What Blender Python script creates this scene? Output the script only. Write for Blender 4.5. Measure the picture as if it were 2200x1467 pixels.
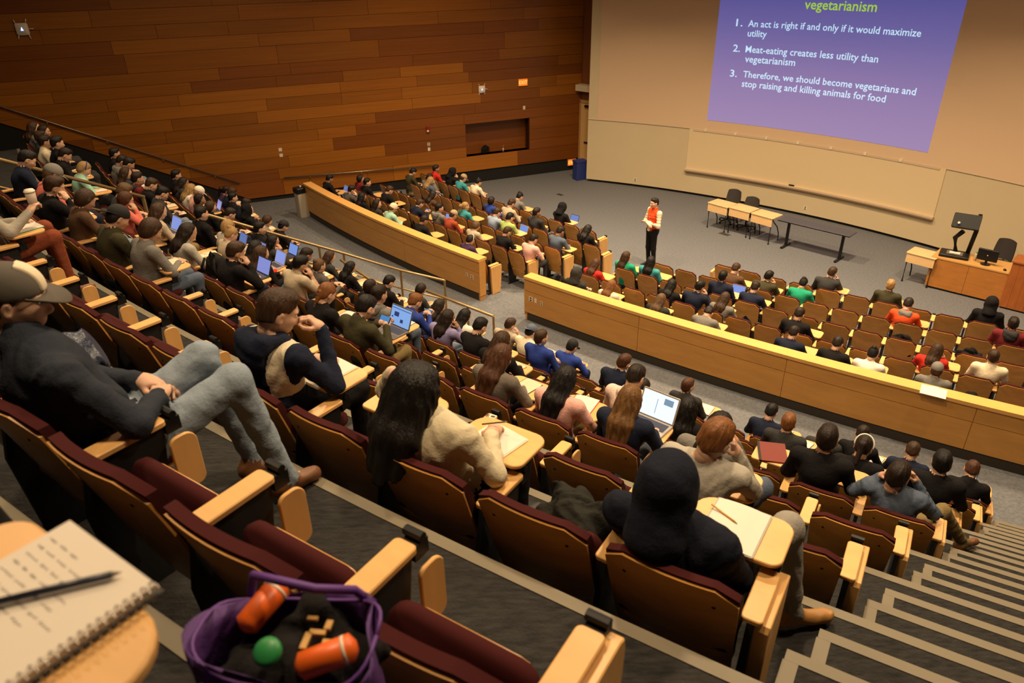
import bpy, bmesh, math, random
import numpy as np
from mathutils import Vector, Matrix, Euler
rnd = random.Random(7)
sc = bpy.context.scene
for _o in list(bpy.data.objects): bpy.data.objects.remove(_o, do_unlink=True)
col = sc.collection

# ------------------------------------------------------------------ camera
CAMZ = 7.10
PITCH, ROLL, FPX = 0.497, -0.016, 1565.0
cam_d = bpy.data.cameras.new('camera'); cam = bpy.data.objects.new('camera', cam_d); col.objects.link(cam)
cam_d.sensor_width = 36.0; cam_d.lens = FPX / 2200 * 36; cam_d.clip_start = 0.05; cam_d.clip_end = 200
_r = Vector((1, 0, 0)); _u = Vector((0, math.sin(PITCH), math.cos(PITCH))); _f = Vector((0, math.cos(PITCH), -math.sin(PITCH)))
R_ = _r * math.cos(ROLL) + _u * math.sin(ROLL); U_ = _u * math.cos(ROLL) - _r * math.sin(ROLL)
_m = Matrix((R_, U_, -_f)).transposed().to_4x4(); _m.translation = (0, 0, CAMZ)
cam.matrix_world = _m
cam_d.dof.use_dof = True; cam_d.dof.focus_distance = 9.0; cam_d.dof.aperture_fstop = 3.6
sc.camera = cam

# ------------------------------------------------------------------ world, lights, exposure
w = bpy.data.worlds.new('world'); sc.world = w; w.use_nodes = True
w.node_tree.nodes['Background'].inputs[0].default_value = (1.0, 0.72, 0.45, 1)
w.node_tree.nodes['Background'].inputs[1].default_value = 0.006
sc.view_settings.view_transform = 'Standard'; sc.view_settings.look = 'None'
sc.view_settings.exposure = -0.85; sc.view_settings.gamma = 1.0; sc.view_settings.use_curve_mapping = False
WARM = (1.0, 0.74, 0.45)
def area(name, loc, size, power, color=WARM, target=None, spread=180):
    l = bpy.data.lights.new(name, 'AREA'); l.shape = 'DISK'; l.size = size; l.energy = power; l.color = color
    l.spread = math.radians(spread)
    o = bpy.data.objects.new(name, l); col.objects.link(o); o.location = loc
    d = Vector(target if target else (loc[0], loc[1], 0)) - Vector(loc)
    o.rotation_euler = d.to_track_quat('-Z', 'Y').to_euler()
    return o
# ------------------------------------------------------------------ helpers
def sm(me, on=True):
    me.polygons.foreach_set('use_smooth', [on] * len(me.polygons))
def mesh(name, v, f, smooth=False):
    me = bpy.data.meshes.new(name); me.from_pydata([tuple(map(float, p)) for p in v], [], [tuple(map(int, q)) for q in f]); me.update()
    if smooth: sm(me)
    return me
def link(name, me, mats=None, parent=None, loc=None, rot=None, mw=None):
    o = bpy.data.objects.new(name, me); col.objects.link(o)
    if parent is not None: o.parent = parent
    if mw is not None: o.matrix_local = mw
    else:
        if loc is not None: o.location = loc
        if rot is not None: o.rotation_euler = rot
    if me is not None and mats:
        if not isinstance(mats, (list, tuple)): mats = [mats]
        if len(me.materials) == 0:
            for m in mats: me.materials.append(m)
        for i, m in enumerate(mats):
            if me.materials[i] is not m:
                o.material_slots[i].link = 'OBJECT'; o.material_slots[i].material = m
    return o
def empty(name, loc=(0, 0, 0), rz=0.0, parent=None):
    o = bpy.data.objects.new(name, None); col.objects.link(o); o.location = loc; o.rotation_euler = (0, 0, rz)
    o.empty_display_size = 0.1
    if parent is not None: o.parent = parent
    return o
def tag(o, label=None, cat=None, group=None, kind=None):
    if label: o['label'] = label
    if cat: o['category'] = cat
    if group: o['group'] = group
    if kind: o['kind'] = kind
    return o
class MB:
    """collects shapes into one mesh"""
    def __init__(s): s.v = []; s.f = []
    def add(s, v, f):
        n = len(s.v); s.v += [tuple(p) for p in v]; s.f += [tuple(i + n for i in q) for q in f]; return s
    def box(s, x0, x1, y0, y1, z0, z1, M=None):
        v = [(x, y, z) for z in (z0, z1) for y in (y0, y1) for x in (x0, x1)]
        if M is not None: v = [tuple(M @ Vector(p)) for p in v]
        return s.add(v, [(0, 2, 3, 1), (4, 5, 7, 6), (0, 1, 5, 4), (2, 6, 7, 3), (0, 4, 6, 2), (1, 3, 7, 5)])
    def prism(s, poly, z0, z1, M=None, bev=0.0):
        """poly ccw in xy, extruded along z, with a small chamfer on both rims"""
        n = len(poly); v = []; f = []
        def ring(d, z):
            if d == 0: return [(x, y, z) for x, y in poly]
            out = []
            for i in range(n):
                p0 = Vector(poly[i - 1]); p1 = Vector(poly[i]); p2 = Vector(poly[(i + 1) % n])
                a = (p1 - p0); b = (p2 - p1)
                na = Vector((-a.y, a.x)).normalized() if a.length > 1e-9 else Vector((0, 0)); nb = Vector((-b.y, b.x)).normalized() if b.length > 1e-9 else Vector((0, 0))
                m = (na + nb); m = m.normalized() if m.length > 1e-6 else na
                q = p1 + m * d; out.append((q.x, q.y, z))
            return out
        rings = [ring(0, z0), ring(0, z1)] if bev == 0 else [ring(bev, z0), ring(0, z0 + bev), ring(0, z1 - bev), ring(bev, z1)]
        for r in rings: v += r
        for k in range(len(rings) - 1):
            for i in range(n):
                j = (i + 1) % n; f.append((k * n + i, k * n + j, (k + 1) * n + j, (k + 1) * n + i))
        f.append(tuple(range(n - 1, -1, -1))); f.append(tuple(range((len(rings) - 1) * n, len(rings) * n)))
        if M is not None: v = [tuple(M @ Vector(p)) for p in v]
        return s.add(v, f)
    def tube(s, pts, r, n=8, cap=True):
        pts = [Vector(p) for p in pts]; v = []; f = []; up = Vector((0, 0, 1)); m = len(pts)
        for i, p in enumerate(pts):
            t = (pts[min(i + 1, m - 1)] - pts[max(i - 1, 0)]).normalized()
            a = t.cross(up)
            if a.length < 1e-3: a = t.cross(Vector((1, 0, 0)))
            a.normalize(); b = t.cross(a); rr = r[i] if isinstance(r, (list, tuple)) else r
            v += [tuple(p + (a * math.cos(2 * math.pi * k / n) + b * math.sin(2 * math.pi * k / n)) * rr) for k in range(n)]
        for i in range(m - 1):
            for k in range(n):
                l = (k + 1) % n; f.append((i * n + k, i * n + l, (i + 1) * n + l, (i + 1) * n + k))
        if cap: f.append(tuple(range(n))[::-1]); f.append(tuple(range((m - 1) * n, m * n)))
        return s.add(v, f)
    def lathe(s, prof, n=20, M=None):
        v = []; f = []
        for (r, z) in prof: v += [(r * math.cos(2 * math.pi * k / n), r * math.sin(2 * math.pi * k / n), z) for k in range(n)]
        for i in range(len(prof) - 1):
            for k in range(n):
                l = (k + 1) % n; f.append((i * n + k, i * n + l, (i + 1) * n + l, (i + 1) * n + k))
        f.append(tuple(range(n))[::-1]); f.append(tuple(range((len(prof) - 1) * n, len(prof) * n)))
        if M is not None: v = [tuple(M @ Vector(p)) for p in v]
        return s.add(v, f)
    def me(s, name, smooth=False): 
        return mesh(name, s.v, s.f, smooth)
def rrect(x0, x1, y0, y1, r, n=5):
    """rounded rectangle ccw; r = radius or 4 radii (x0y0,x1y0,x1y1,x0y1)"""
    if not isinstance(r, (list, tuple)): r = [r] * 4
    P = []
    for (cx, cy, rr, a0) in ((x0 + r[0], y0 + r[0], r[0], 180), (x1 - r[1], y0 + r[1], r[1], 270), (x1 - r[2], y1 - r[2], r[2], 0), (x0 + r[3], y1 - r[3], r[3], 90)):
        for k in range(n + 1):
            a = math.radians(a0 + 90 * k / n); P.append((cx + rr * math.cos(a), cy + rr * math.sin(a)))
    out = []
    for q in P:
        if not out or (abs(q[0] - out[-1][0]) + abs(q[1] - out[-1][1])) > 1e-5: out.append(q)
    return out
def arc_slab(c, r0, r1, a0, a1, z0, z1, n):
    """solid ring sector about c (angles in degrees)"""
    v = []; f = []
    for i in range(n + 1):
        a = math.radians(a0 + (a1 - a0) * i / n); ca, sa = math.cos(a), math.sin(a)
        for (r, z) in ((r0, z0), (r1, z0), (r1, z1), (r0, z1)): v.append((c[0] + r * ca, c[1] + r * sa, z))
    for i in range(n):
        b = 4 * i
        for k in range(4):
            l = (k + 1) % 4; f.append((b + k, b + 4 + k, b + 4 + l, b + l) if a1 < a0 else (b + k, b + l, b + 4 + l, b + 4 + k))
    f.append((0, 1, 2, 3) if a1 < a0 else (3, 2, 1, 0)); f.append((4 * n + 3, 4 * n + 2, 4 * n + 1, 4 * n) if a1 < a0 else (4 * n, 4 * n + 1, 4 * n + 2, 4 * n + 3))
    return v, f

# ------------------------------------------------------------------ materials
MT = {}
def mat(name, color, rough=0.6, metal=0.0, noise=None, bump=None, spec=0.5, sheen=0.0, emit=None, coat=0.0, rand=0.0, coord='Object'):
    """noise=(scale xyz, strength, detail): colour variation; bump=(scale xyz, strength, distance); rand: per-object tone"""
    if name in MT: return MT[name]
    m = bpy.data.materials.new(name); MT[name] = m; m.use_nodes = True; nt = m.node_tree; b = nt.nodes['Principled BSDF']
    c = (*color, 1.0); b.inputs['Base Color'].default_value = c; b.inputs['Roughness'].default_value = rough
    b.inputs['Metallic'].default_value = metal; b.inputs['Specular IOR Level'].default_value = spec
    if sheen: b.inputs['Sheen Weight'].default_value = sheen; b.inputs['Sheen Roughness'].default_value = 0.5
    if coat: b.inputs['Coat Weight'].default_value = coat; b.inputs['Coat Roughness'].default_value = 0.15
    if emit: b.inputs['Emission Color'].default_value = (*emit[0], 1); b.inputs['Emission Strength'].default_value = emit[1]
    tc = None
    def tex(scale, detail):
        nonlocal tc
        if tc is None: tc = nt.nodes.new('ShaderNodeTexCoord')
        mp = nt.nodes.new('ShaderNodeMapping'); mp.inputs['Scale'].default_value = scale
        nt.links.new(tc.outputs[coord], mp.inputs['Vector'])
        src = mp.outputs['Vector']
        if rand:
            oi = nt.nodes.new('ShaderNodeObjectInfo'); mu = nt.nodes.new('ShaderNodeMath'); mu.operation = 'MULTIPLY'; mu.inputs[1].default_value = 37.0
            nt.links.new(oi.outputs['Random'], mu.inputs[0]); ad = nt.nodes.new('ShaderNodeVectorMath'); ad.operation = 'ADD'
            nt.links.new(src, ad.inputs[0]); nt.links.new(mu.outputs[0], ad.inputs[1]); src = ad.outputs[0]
        n = nt.nodes.new('ShaderNodeTexNoise'); n.inputs['Scale'].default_value = 1.0; n.inputs['Detail'].default_value = detail; n.inputs['Roughness'].default_value = 0.62
        nt.links.new(src, n.inputs['Vector']); return n
    colout = None
    if noise:
        n = tex(noise[0], noise[2] if len(noise) > 2 else 4.0)
        mr = nt.nodes.new('ShaderNodeMapRange'); mr.inputs['From Min'].default_value = 0.3; mr.inputs['From Max'].default_value = 0.7
        mr.inputs['To Min'].default_value = 1 - noise[1]; mr.inputs['To Max'].default_value = 1 + noise[1]
        nt.links.new(n.outputs['Fac'], mr.inputs['Value'])
        vm = nt.nodes.new('ShaderNodeVectorMath'); vm.operation = 'SCALE'; vm.inputs[0].default_value = color
        nt.links.new(mr.outputs[0], vm.inputs['Scale']); colout = vm.outputs[0]
    if rand:
        oi = nt.nodes.new('ShaderNodeObjectInfo'); mr = nt.nodes.new('ShaderNodeMapRange')
        mr.inputs['To Min'].default_value = 1 - rand; mr.inputs['To Max'].default_value = 1 + rand
        nt.links.new(oi.outputs['Random'], mr.inputs['Value'])
        vm = nt.nodes.new('ShaderNodeVectorMath'); vm.operation = 'SCALE'
        if colout is not None: nt.links.new(colout, vm.inputs[0])
        else: vm.inputs[0].default_value = color
        nt.links.new(mr.outputs[0], vm.inputs['Scale']); colout = vm.outputs[0]
    if colout is not None: nt.links.new(colout, b.inputs['Base Color'])
    if bump:
        n = tex(bump[0], 3.0); bp = nt.nodes.new('ShaderNodeBump'); bp.inputs['Strength'].default_value = bump[1]; bp.inputs['Distance'].default_value = bump[2]
        nt.links.new(n.outputs['Fac'], bp.inputs['Height']); nt.links.new(bp.outputs[0], b.inputs['Normal'])
    return m
M_PLY = mat('seat_plywood', (0.58, 0.285, 0.068), 0.32, noise=((3, 30, 5), 0.16), rand=0.12)
M_MAPLE = mat('maple_laminate', (0.70, 0.39, 0.135), 0.42, noise=((4, 14, 4), 0.07), rand=0.04)
M_PANEL = mat('partition_veneer', (0.54, 0.26, 0.06), 0.42, noise=((1.5, 1.5, 9), 0.10), coord='Object')
M_CAP = mat('partition_cap_wood', (0.72, 0.38, 0.11), 0.35, noise=((2, 2, 2), 0.07))
M_EDGE = mat('ply_edge', (0.60, 0.36, 0.14), 0.45)
M_MAROON = mat('maroon_fabric', (0.045, 0.0050, 0.005), 0.9, spec=0.2, bump=((260, 260, 260), 0.25, 0.002))
M_BLACK = mat('black_steel', (0.010, 0.010, 0.012), 0.5)
M_BLKP = mat('black_plastic', (0.007, 0.007, 0.008), 0.45, spec=0.3)
M_BOLT = mat('dark_bolt', (0.03, 0.02, 0.015), 0.4, metal=0.8)
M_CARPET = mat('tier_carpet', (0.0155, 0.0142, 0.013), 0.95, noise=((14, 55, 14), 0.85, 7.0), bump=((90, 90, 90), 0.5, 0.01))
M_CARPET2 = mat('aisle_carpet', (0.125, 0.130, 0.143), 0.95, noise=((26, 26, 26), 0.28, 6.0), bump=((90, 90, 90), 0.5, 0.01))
M_NOSE = mat('rubber_nosing', (0.175, 0.145, 0.095), 0.6)
M_TOE = mat('toe_kick', (0.035, 0.026, 0.018), 0.7)
M_PLANK = mat('wall_plank', (0.285, 0.092, 0.006), 0.42, noise=((0.5, 3, 22), 0.16, 5.0), rand=0.13)
M_PLANKD = mat('wall_plank_dark', (0.205, 0.058, 0.005), 0.42, noise=((0.5, 3, 22), 0.16, 5.0), rand=0.1)
M_PLANKL = mat('wall_plank_light', (0.335, 0.113, 0.008), 0.42, noise=((0.5, 3, 22), 0.15, 5.0), rand=0.08)
M_VOID = mat('black_recess', (0.006, 0.005, 0.005), 0.9)
M_WALL = mat('beige_wall', (0.58, 0.47, 0.30), 0.8, noise=((0.8, 0.8, 0.8), 0.03))
M_SCREEN = mat('screen_fabric', (0.66, 0.47, 0.31), 0.85)
M_BOARD = mat('white_board', (0.70, 0.55, 0.34), 0.35)
M_PLATE = mat('white_plate', (0.75, 0.66, 0.52), 0.5)
M_RAIL = mat('bronze_rail', (0.36, 0.25, 0.115), 0.38, metal=0.5)
M_RAILS = mat('steel_wall_rail', (0.30, 0.235, 0.17), 0.35, metal=0.8)
M_CEIL = mat('ceiling_paint', (0.35, 0.30, 0.25), 0.9)
M_PAPER = mat('paper', (0.68, 0.61, 0.53), 0.8)
M_PAPERC = mat('cream_paper', (0.66, 0.54, 0.38), 0.8)

# ------------------------------------------------------------------ geometry of the hall (metres; camera stands at the origin)
C = np.array([22.093, 36.272]); CW = np.array([30.627, 46.726]); RW = 45.0
DR, DZ = 1.129, 0.6708
def RK(k): return 40.198 - (k - 2) * DR          # radius of the arm fronts of upper row k (8 = lowest)
def FK(k): return 4.311 - (k - 2) * DZ           # floor height of upper row k
ENDA = {0: -122.36, 1: -122.01, 2: -121.66, 3: -121.27, 4: -120.88, 5: -120.40, 6: -120.01, 7: -119.45, 8: -118.95}
SP = 0.58
AZ = 1.178
DWALL = np.array([math.sin(AZ), math.cos(AZ)]); NW = np.array([-math.cos(AZ), math.sin(AZ)]); CWL = float(NW @ np.array([2.448, 26.054]))
VL = np.array([0.79, -0.61]); UL = np.array([0.61, 0.79]); VR = np.array([0.714, -0.700])
AISLE_Z = 0.30
def pol(c, r, a): a = math.radians(a); return np.array([c[0] + r * math.cos(a), c[1] + r * math.sin(a)])
def project(P):
    x, y, z = P[0], P[1], P[2] - CAMZ
    d = y * math.cos(PITCH) - z * math.sin(PITCH)
    if d <= 0.05: return None
    v = (y * math.sin(PITCH) + z * math.cos(PITCH)) / d; u = x / d
    c, s = math.cos(ROLL), math.sin(ROLL); u, v = c * u + s * v, -s * u + c * v
    return 1100 + FPX * u, 733.5 - FPX * v
ORD = ['first', 'second', 'third', 'fourth', 'fifth', 'sixth', 'seventh', 'eighth', 'ninth', 'tenth', 'eleventh', 'twelfth', 'thirteenth', 'fourteenth', 'fifteenth', 'sixteenth', 'seventeenth', 'eighteenth', 'nineteenth', 'twentieth', 'twenty-first', 'twenty-second', 'twenty-third', 'twenty-fourth', 'twenty-fifth', 'twenty-sixth', 'twenty-seventh', 'twenty-eighth']
# ------------------------------------------------------------------ lights (ceiling downlights of the hall)
def downlight(x, y, power, size=0.5, spread=150, z=9.9, tgt=None, color=WARM):
    area('downlight_lamp', (x, y, z), size, power, color, target=(tgt if tgt else (x, y, 0)), spread=spread)
for (x, y, pw) in ((1.5, 6.0, 520), (-3.0, 9.5, 520), (4.5, 10.5, 560), (-1.0, 14.5, 560), (7.0, 7.5, 480), (-6.0, 15.0, 330), (-9.5, 10.5, 150),
                   (-0.6, 2.2, 150), (2.8, 2.8, 260), (-3.6, 4.2, 170)):
    downlight(x, y, pw)
for (x, y, pw) in ((2.4, 17.0, 820), (5.6, 14.0, 800), (8.6, 11.4, 460), (-0.8, 19.2, 430)):
    downlight(x, y, pw, spread=110)

# ------------------------------------------------------------------ floor of stage, lower seating and cross aisle
def floor_z(r): 
    t = (r - 39.9) / (44.6 - 39.9); return AISLE_Z * max(0.0, min(1.0, t))
AISLE_Z = FK(8)
rs = [18, 30, 36, 39.9, 40.8, 41.7, 42.6, 43.5, 44.6, 45.2, 47, 50, 55, 62]; n = 60; v = []; f = []
for i in range(n + 1):
    for r in rs:
        q = pol(CW, r, -172 + 82 * i / n); v.append((q[0], q[1], floor_z(r)))
for i in range(n):
    for j in range(len(rs) - 1):
        a = i * len(rs) + j; f.append((a, a + len(rs), a + len(rs) + 1, a + 1)[::-1])
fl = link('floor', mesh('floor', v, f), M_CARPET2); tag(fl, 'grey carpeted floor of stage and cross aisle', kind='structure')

# ------------------------------------------------------------------ upper tiers with nosings and stair steps
def wall_angle(r):
    """angle about C where radius r meets the wood wall"""
    lo, hi = -125.0, -178.0
    for _ in range(40):
        m = (lo + hi) / 2
        if NW @ pol(C, r, m) < CWL - 1.0: lo = m
        else: hi = m
    return lo
def lat_angle(r, vec, val):
    lo, hi = -95.0, -160.0          # lateral coordinate falls with decreasing angle
    for _ in range(40):
        m = (lo + hi) / 2
        if vec @ pol(C, r, m) > val: lo = m
        else: hi = m
    return (lo + hi) / 2
tier_words = {8: 'lowest', 7: 'second lowest', 6: 'third lowest', 5: 'fourth', 4: 'fifth', 3: 'sixth', 2: 'seventh', 1: 'eighth', 0: 'ninth', -1: 'top'}
for k in range(7, -2, -1):
    ri, ro = RK(k) - 0.579, RK(k) + 0.551 + (3.0 if k == -1 else 0)
    aw = max(wall_angle(ri + .3), -122.0 - math.degrees(SP / RK(k)) * 28.5) if k < 8 else wall_angle(ri)
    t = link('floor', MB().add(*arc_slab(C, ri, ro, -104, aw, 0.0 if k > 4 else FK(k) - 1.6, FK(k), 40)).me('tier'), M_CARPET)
    tag(t, 'carpeted seating tier, %s of the upper block' % tier_words[k], kind='structure')
    link('nosing', MB().add(*arc_slab(C, ri - 0.012, ri + 0.042, -104, aw, FK(k) - 0.035, FK(k) + 0.004, 60)).me('nosing'), M_NOSE, t)
    for side in (0, 1):
        for j in (1, 2):
            zt = FK(k) - j * DZ / 3; r1 = ri - (j - 1) * 0.376; r0 = ri - j * 0.376
            if side == 0:
                a0 = lat_angle(r0, VR, 1.25); a1 = lat_angle(r0, VR, -0.56)
            else:
                a0 = lat_angle(r0, VL, -11.75); a1 = lat_angle(r0, VL, -12.85)
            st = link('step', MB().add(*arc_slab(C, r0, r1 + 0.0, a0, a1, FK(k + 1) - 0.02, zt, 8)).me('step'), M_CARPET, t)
            nb = MB().add(*arc_slab(C, r0 - 0.012, r0 + 0.04, a0, a1 - 0.01, zt - 0.035, zt + 0.004, 8))
            da = math.degrees(0.045 / r0)
            nb.add(*arc_slab(C, r0 + .0405, r1, a1 + da, a1 - math.degrees(.012 / r0), zt - 0.035, zt + 0.004, 1))
            link('nosing', nb.me('nosing'), M_NOSE, st)

# ------------------------------------------------------------------ curved wooden partition walls in front of the cross aisle
def partition(a0, a1, label, nseg, nm):
    root = empty('partition_wall', (*pol(CW, RW, (a0 + a1) / 2), AISLE_Z)); tag(root, label, 'partition')
    inv = root.location
    def part(name, v, f, m):
        vv = [(x - inv[0], y - inv[1], z - inv[2]) for x, y, z in v]; return link(name, mesh(name, vv, f), m, root)
    part('core', *arc_slab(CW, 44.80, 44.965, a0, a1, AISLE_Z, 1.20, nseg), M_PANEL)
    part('toe_kick', *arc_slab(CW, 44.90, 44.966, a0 + .05, a1 - .05, AISLE_Z, 0.475, nseg), M_TOE)
    np_ = max(2, round(abs(a1 - a0) / 3.2)); da = (a1 - a0) / np_; g = 0.006
    for i in range(np_):
        b0, b1 = a0 + da * i, a0 + da * (i + 1)
        part('panel', *arc_slab(CW, 44.96, 44.985, b0 + (g if i else 0), b1 - (g if i < np_ - 1 else 0), 0.47, 0.945, 8), M_PANEL)
        part('panel', *arc_slab(CW, 44.96, 44.985, b0 + (g if i else 0), b1 - (g if i < np_ - 1 else 0), 0.955, 1.205, 8), M_PANEL)
    part('cap', *arc_slab(CW, 44.76, 45.005, a0 - .03, a1 + .03, 1.205, 1.262, nseg * 2), M_CAP)
    for (aa, s) in ((a0, -1), (a1, 1)):
        part('end_panel', *arc_slab(CW, 44.80, 44.985, aa, aa + s * 0.028, 0.40, 1.205, 1), M_PANEL)
    return root
partition(-144.2, -134.12, 'curved maple partition wall ending beside the grey trash can', 24, 'l')
partition(-132.42, -112.0, 'long curved maple partition wall with a white sheet on its cap', 40, 'r')
def arc_mw(c, r, a, z, out=True):
    """frame on a cylinder: x along increasing-left, y outward from c, z up"""
    q = pol(c, r, a); t = math.radians(a)
    y = Vector((math.cos(t), math.sin(t), 0)); x = Vector((math.sin(t), -math.cos(t), 0))
    m = Matrix((x, y, Vector((0, 0, 1)))).transposed().to_4x4(); m.translation = (q[0], q[1], z); return m
def plate(mw, w, h, label, dark=True, cat='wall plate', d=0.008, yback=1):
    """flat cover plate lying in local xz, facing local +y"""
    o = empty('wall_plate'); o.matrix_world = mw; tag(o, label, cat)
    M = Matrix.Rotation(math.radians(-90), 4, 'X')
    b = MB(); b.prism(rrect(-w / 2, w / 2, -h / 2, h / 2, 0.006, 2), 0, d, Matrix(((1, 0, 0, 0), (0, 0, 1, 0), (0, -1, 0, 0), (0, 0, 0, 1))), 0.002)
    link('cover', b.me('cover'), M_PLATE, o)
    for s in (-1, 1):
        link('socket', MB().box(-w * .22, w * .22, d, d + .002, s * h * .24 - h * .14, s * h * .24 + h * .14).me('socket'), M_BOLT if dark else M_PLATE, o)
    return o
plate(arc_mw(CW, 44.985, -134.60, 0.80), .055, .10, 'small steel outlet plate near end of partition beside trash-can wall')
plate(arc_mw(CW, 44.985, -134.39, 0.80), .085, .10, 'white double switch plate nearest the end of the shorter partition')
plate(arc_mw(CW, 44.985, -132.22, 0.80), .10, .10, 'white switch plate at left end of the long partition')
plate(arc_mw(CW, 44.985, -132.06, 0.80), .06, .10, 'narrow white plate beside switch at left end of long partition', False)
plate(arc_mw(CW, 44.985, -131.86, 0.78), .055, .10, 'single outlet plate on long partition, right of the switches')

# ------------------------------------------------------------------ wood panelled wall on the left
wl = empty('wall_left'); wm = Matrix(((DWALL[0], NW[0], 0, NW[0] * CWL), (DWALL[1], NW[1], 0, NW[1] * CWL), (0, 0, 1, 0), (0, 0, 0, 1)))
wl.matrix_world = wm; tag(wl, 'tall side wall clad in long reddish brown wood planks', kind='structure')
link('backing', MB().box(-12, 8.04, 0.02, 0.3, 0, 10.4).box(10.35, 12.3, .02, .3, 0, 10.4).box(8.04, 10.35, .02, .3, 1.98, 10.4).box(8.04, 10.35, .02, .3, 0, .91).me('backing'), M_VOID, wl)
link('niche', MB().box(8.0, 10.4, 0.42, 0.45, .87, 2.02).box(8.0, 8.04, .02, .45, .87, 2.02).box(10.35, 10.39, .02, .45, .87, 2.02).box(8.04, 10.35, .0, .42, .87, .91).box(8.04, 10.35, .02, .42, 1.98, 2.02).me('niche'), M_PLANKD, wl)
ZB = [0.42, 0.91, 1.24, 1.60, 1.98, 2.30, 2.62, 2.95, 3.29, 3.60, 3.90, 4.22, 4.71, 5.05, 5.40, 5.80, 6.25, 6.75, 7.3, 7.9, 8.5, 9.1, 9.8, 10.4]
OVR = [(3.29, -0.4, 4.12, M_PLANKL), (4.22, -6.5, -1.5, M_PLANKD), (2.30, 5.1, 8.4, M_PLANKD), (1.98, 4.45, 8.0, M_PLANKD), (1.60, 3.7, 8.04, M_PLANKD), (1.24, 5.3, 8.04, M_PLANKD),
       (2.30, 8.4, 12.3, M_PLANKD), (1.98, 8.0, 12.3, M_PLANKD), (1.60, 10.35, 12.3, M_PLANKD), (1.24, 10.35, 12.3, M_PLANKD), (0.91, 10.35, 12.3, M_PLANKD), (0.42, 9.9, 12.3, M_PLANKD), (0.42, 5.5, 9.9, M_PLANKL),  # dark tone of the stage-end planks paints in the weaker light there
       (3.90, 0.8, 2.75, M_PLANKD), (2.62, 1.6, 6.3, M_PLANKL), (2.95, 4.12, 6.0, M_PLANK), (3.60, 0.0, 2.3, M_PLANKD), (1.24, 2.3, 5.3, M_PLANKL), (1.60, -.6, 3.7, M_PLANKL)]
def clip_low(poly, z0, s0, sl):
    """keep z >= z0 + sl*(s-s0)"""
    out = []; d = lambda q: q[1] - (z0 + sl * (q[0] - s0))
    for i in range(len(poly)):
        a, b = poly[i - 1], poly[i]; da, db = d(a), d(b)
        if (da < 0) != (db < 0): t = da / (da - db); out.append((a[0] + (b[0] - a[0]) * t, a[1] + (b[1] - a[1]) * t))
        if db >= 0: out.append(b)
    return out
r2 = random.Random(21); FLAT = Matrix(((1, 0, 0, 0), (0, 0, 1, 0), (0, 1, 0, 0), (0, 0, 0, 1)))
for zi in range(len(ZB) - 1):
    z0, z1 = ZB[zi], ZB[zi + 1]; cuts = []
    for o in OVR:
        if abs(o[0] - z0) < .01: cuts.append(o)
    segs = []; s = -12 + r2.uniform(-1.5, 0)
    forced = sorted(cuts, key=lambda o: o[1])
    while s < 12.3:
        nx = [o for o in forced if o[1] >= s - .01]
        if nx and abs(nx[0][1] - s) < .02: segs.append((nx[0][1], nx[0][2], nx[0][3])); s = nx[0][2]; forced.remove(nx[0]); continue
        e = s + r2.uniform(1.7, 4.2) * (1.35 if z0 > 6 else 1)
        if nx and e > nx[0][1] - .3: e = nx[0][1]
        e = min(e, 12.3); q = r2.random()
        segs.append((s, e, M_PLANKD if q < .13 else (M_PLANKL if q > .86 else M_PLANK))); s = e
    for (a, b, m) in segs:
        if b < -11: continue
        if a >= 8.03 and b <= 10.36 and z0 >= .90 and z1 <= 1.99: continue
        pieces = [(a, b)]
        if z0 >= .90 and z1 <= 1.99:
            pieces = [(x, y) for x, y in ((a, min(b, 8.04)), (max(a, 10.35), b)) if y - x > .05]
        for (x, y) in pieces:
            poly = [(x + .004, z0 + .004), (y - .004, z0 + .004), (y - .004, z1 - .004), (x + .004, z1 - .004)]
            poly = clip_low(poly, .53, .75, -.49)
            if len(poly) < 3: continue
            pj = MB().prism([(p, q) for p, q in poly], -.022, .018, FLAT)
            pj.f = [t[::-1] for t in pj.f]
            link('plank', pj.me('plank'), m, wl)
link('dark_base', MB().box(-12, 12.3, .0, .02, 0, 9).me('dark_base'), M_VOID, wl) if False else None
def wall_pt(s, z, out=0.0):
    q = NW * (CWL - out) + DWALL * s; return Vector((q[0], q[1], z))
def wall_mw(s, z, out=0.022):
    """x along wall towards stage, y into the room"""
    m = Matrix((Vector((-DWALL[0], -DWALL[1], 0)), Vector((-NW[0], -NW[1], 0)), Vector((0, 0, 1)))).transposed().to_4x4(); m.translation = wall_pt(s, z, out); return m
def wall_rail(s0, z0, s1, z1, label, ext=0.0):
    root = empty('wall_handrail', wall_pt((s0 + s1) / 2, (z0 + z1) / 2)); tag(root, label, 'handrail'); o = root.location
    P = lambda s, z, d: tuple(wall_pt(s, z, d) - o)
    link('rail', MB().tube([P(s0, z0, .09), P(s1, z1, .09)], .022, 8).me('rail', True), M_RAILS, root)
    n = max(2, int(abs(s1 - s0) / 1.25))
    for i in range(n):
        t = (i + .5) / n; s = s0 + (s1 - s0) * t; z = z0 + (z1 - z0) * t
        link('bracket', MB().tube([P(s, z - .02, .09), P(s, z - .09, .075), P(s, z - .12, .02)], .011, 6).me('bracket', True), M_RAIL, root)
wall_rail(-8.2, 3.67 + .498 * 3.53, .77, .96, 'long sloping handrail fixed to the wood wall beside the upper seats')
wall_rail(2.06, .96, 6.84, .78, 'nearly level handrail on the wood wall behind the lower seats')
plate(wall_mw(2.10, 1.80), .10, .10, 'upper white plate of the pair at the middle of wood wall', False)
plate(wall_mw(2.10, 1.63), .10, .10, 'lower white plate of the pair at the middle of wood wall', False)
plate(wall_mw(6.75, 1.47), .085, .11, 'upper white plate of the pair left of the niche', True)
plate(wall_mw(6.75, 1.31), .085, .11, 'lower white plate of the pair left of the niche', False)
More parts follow.
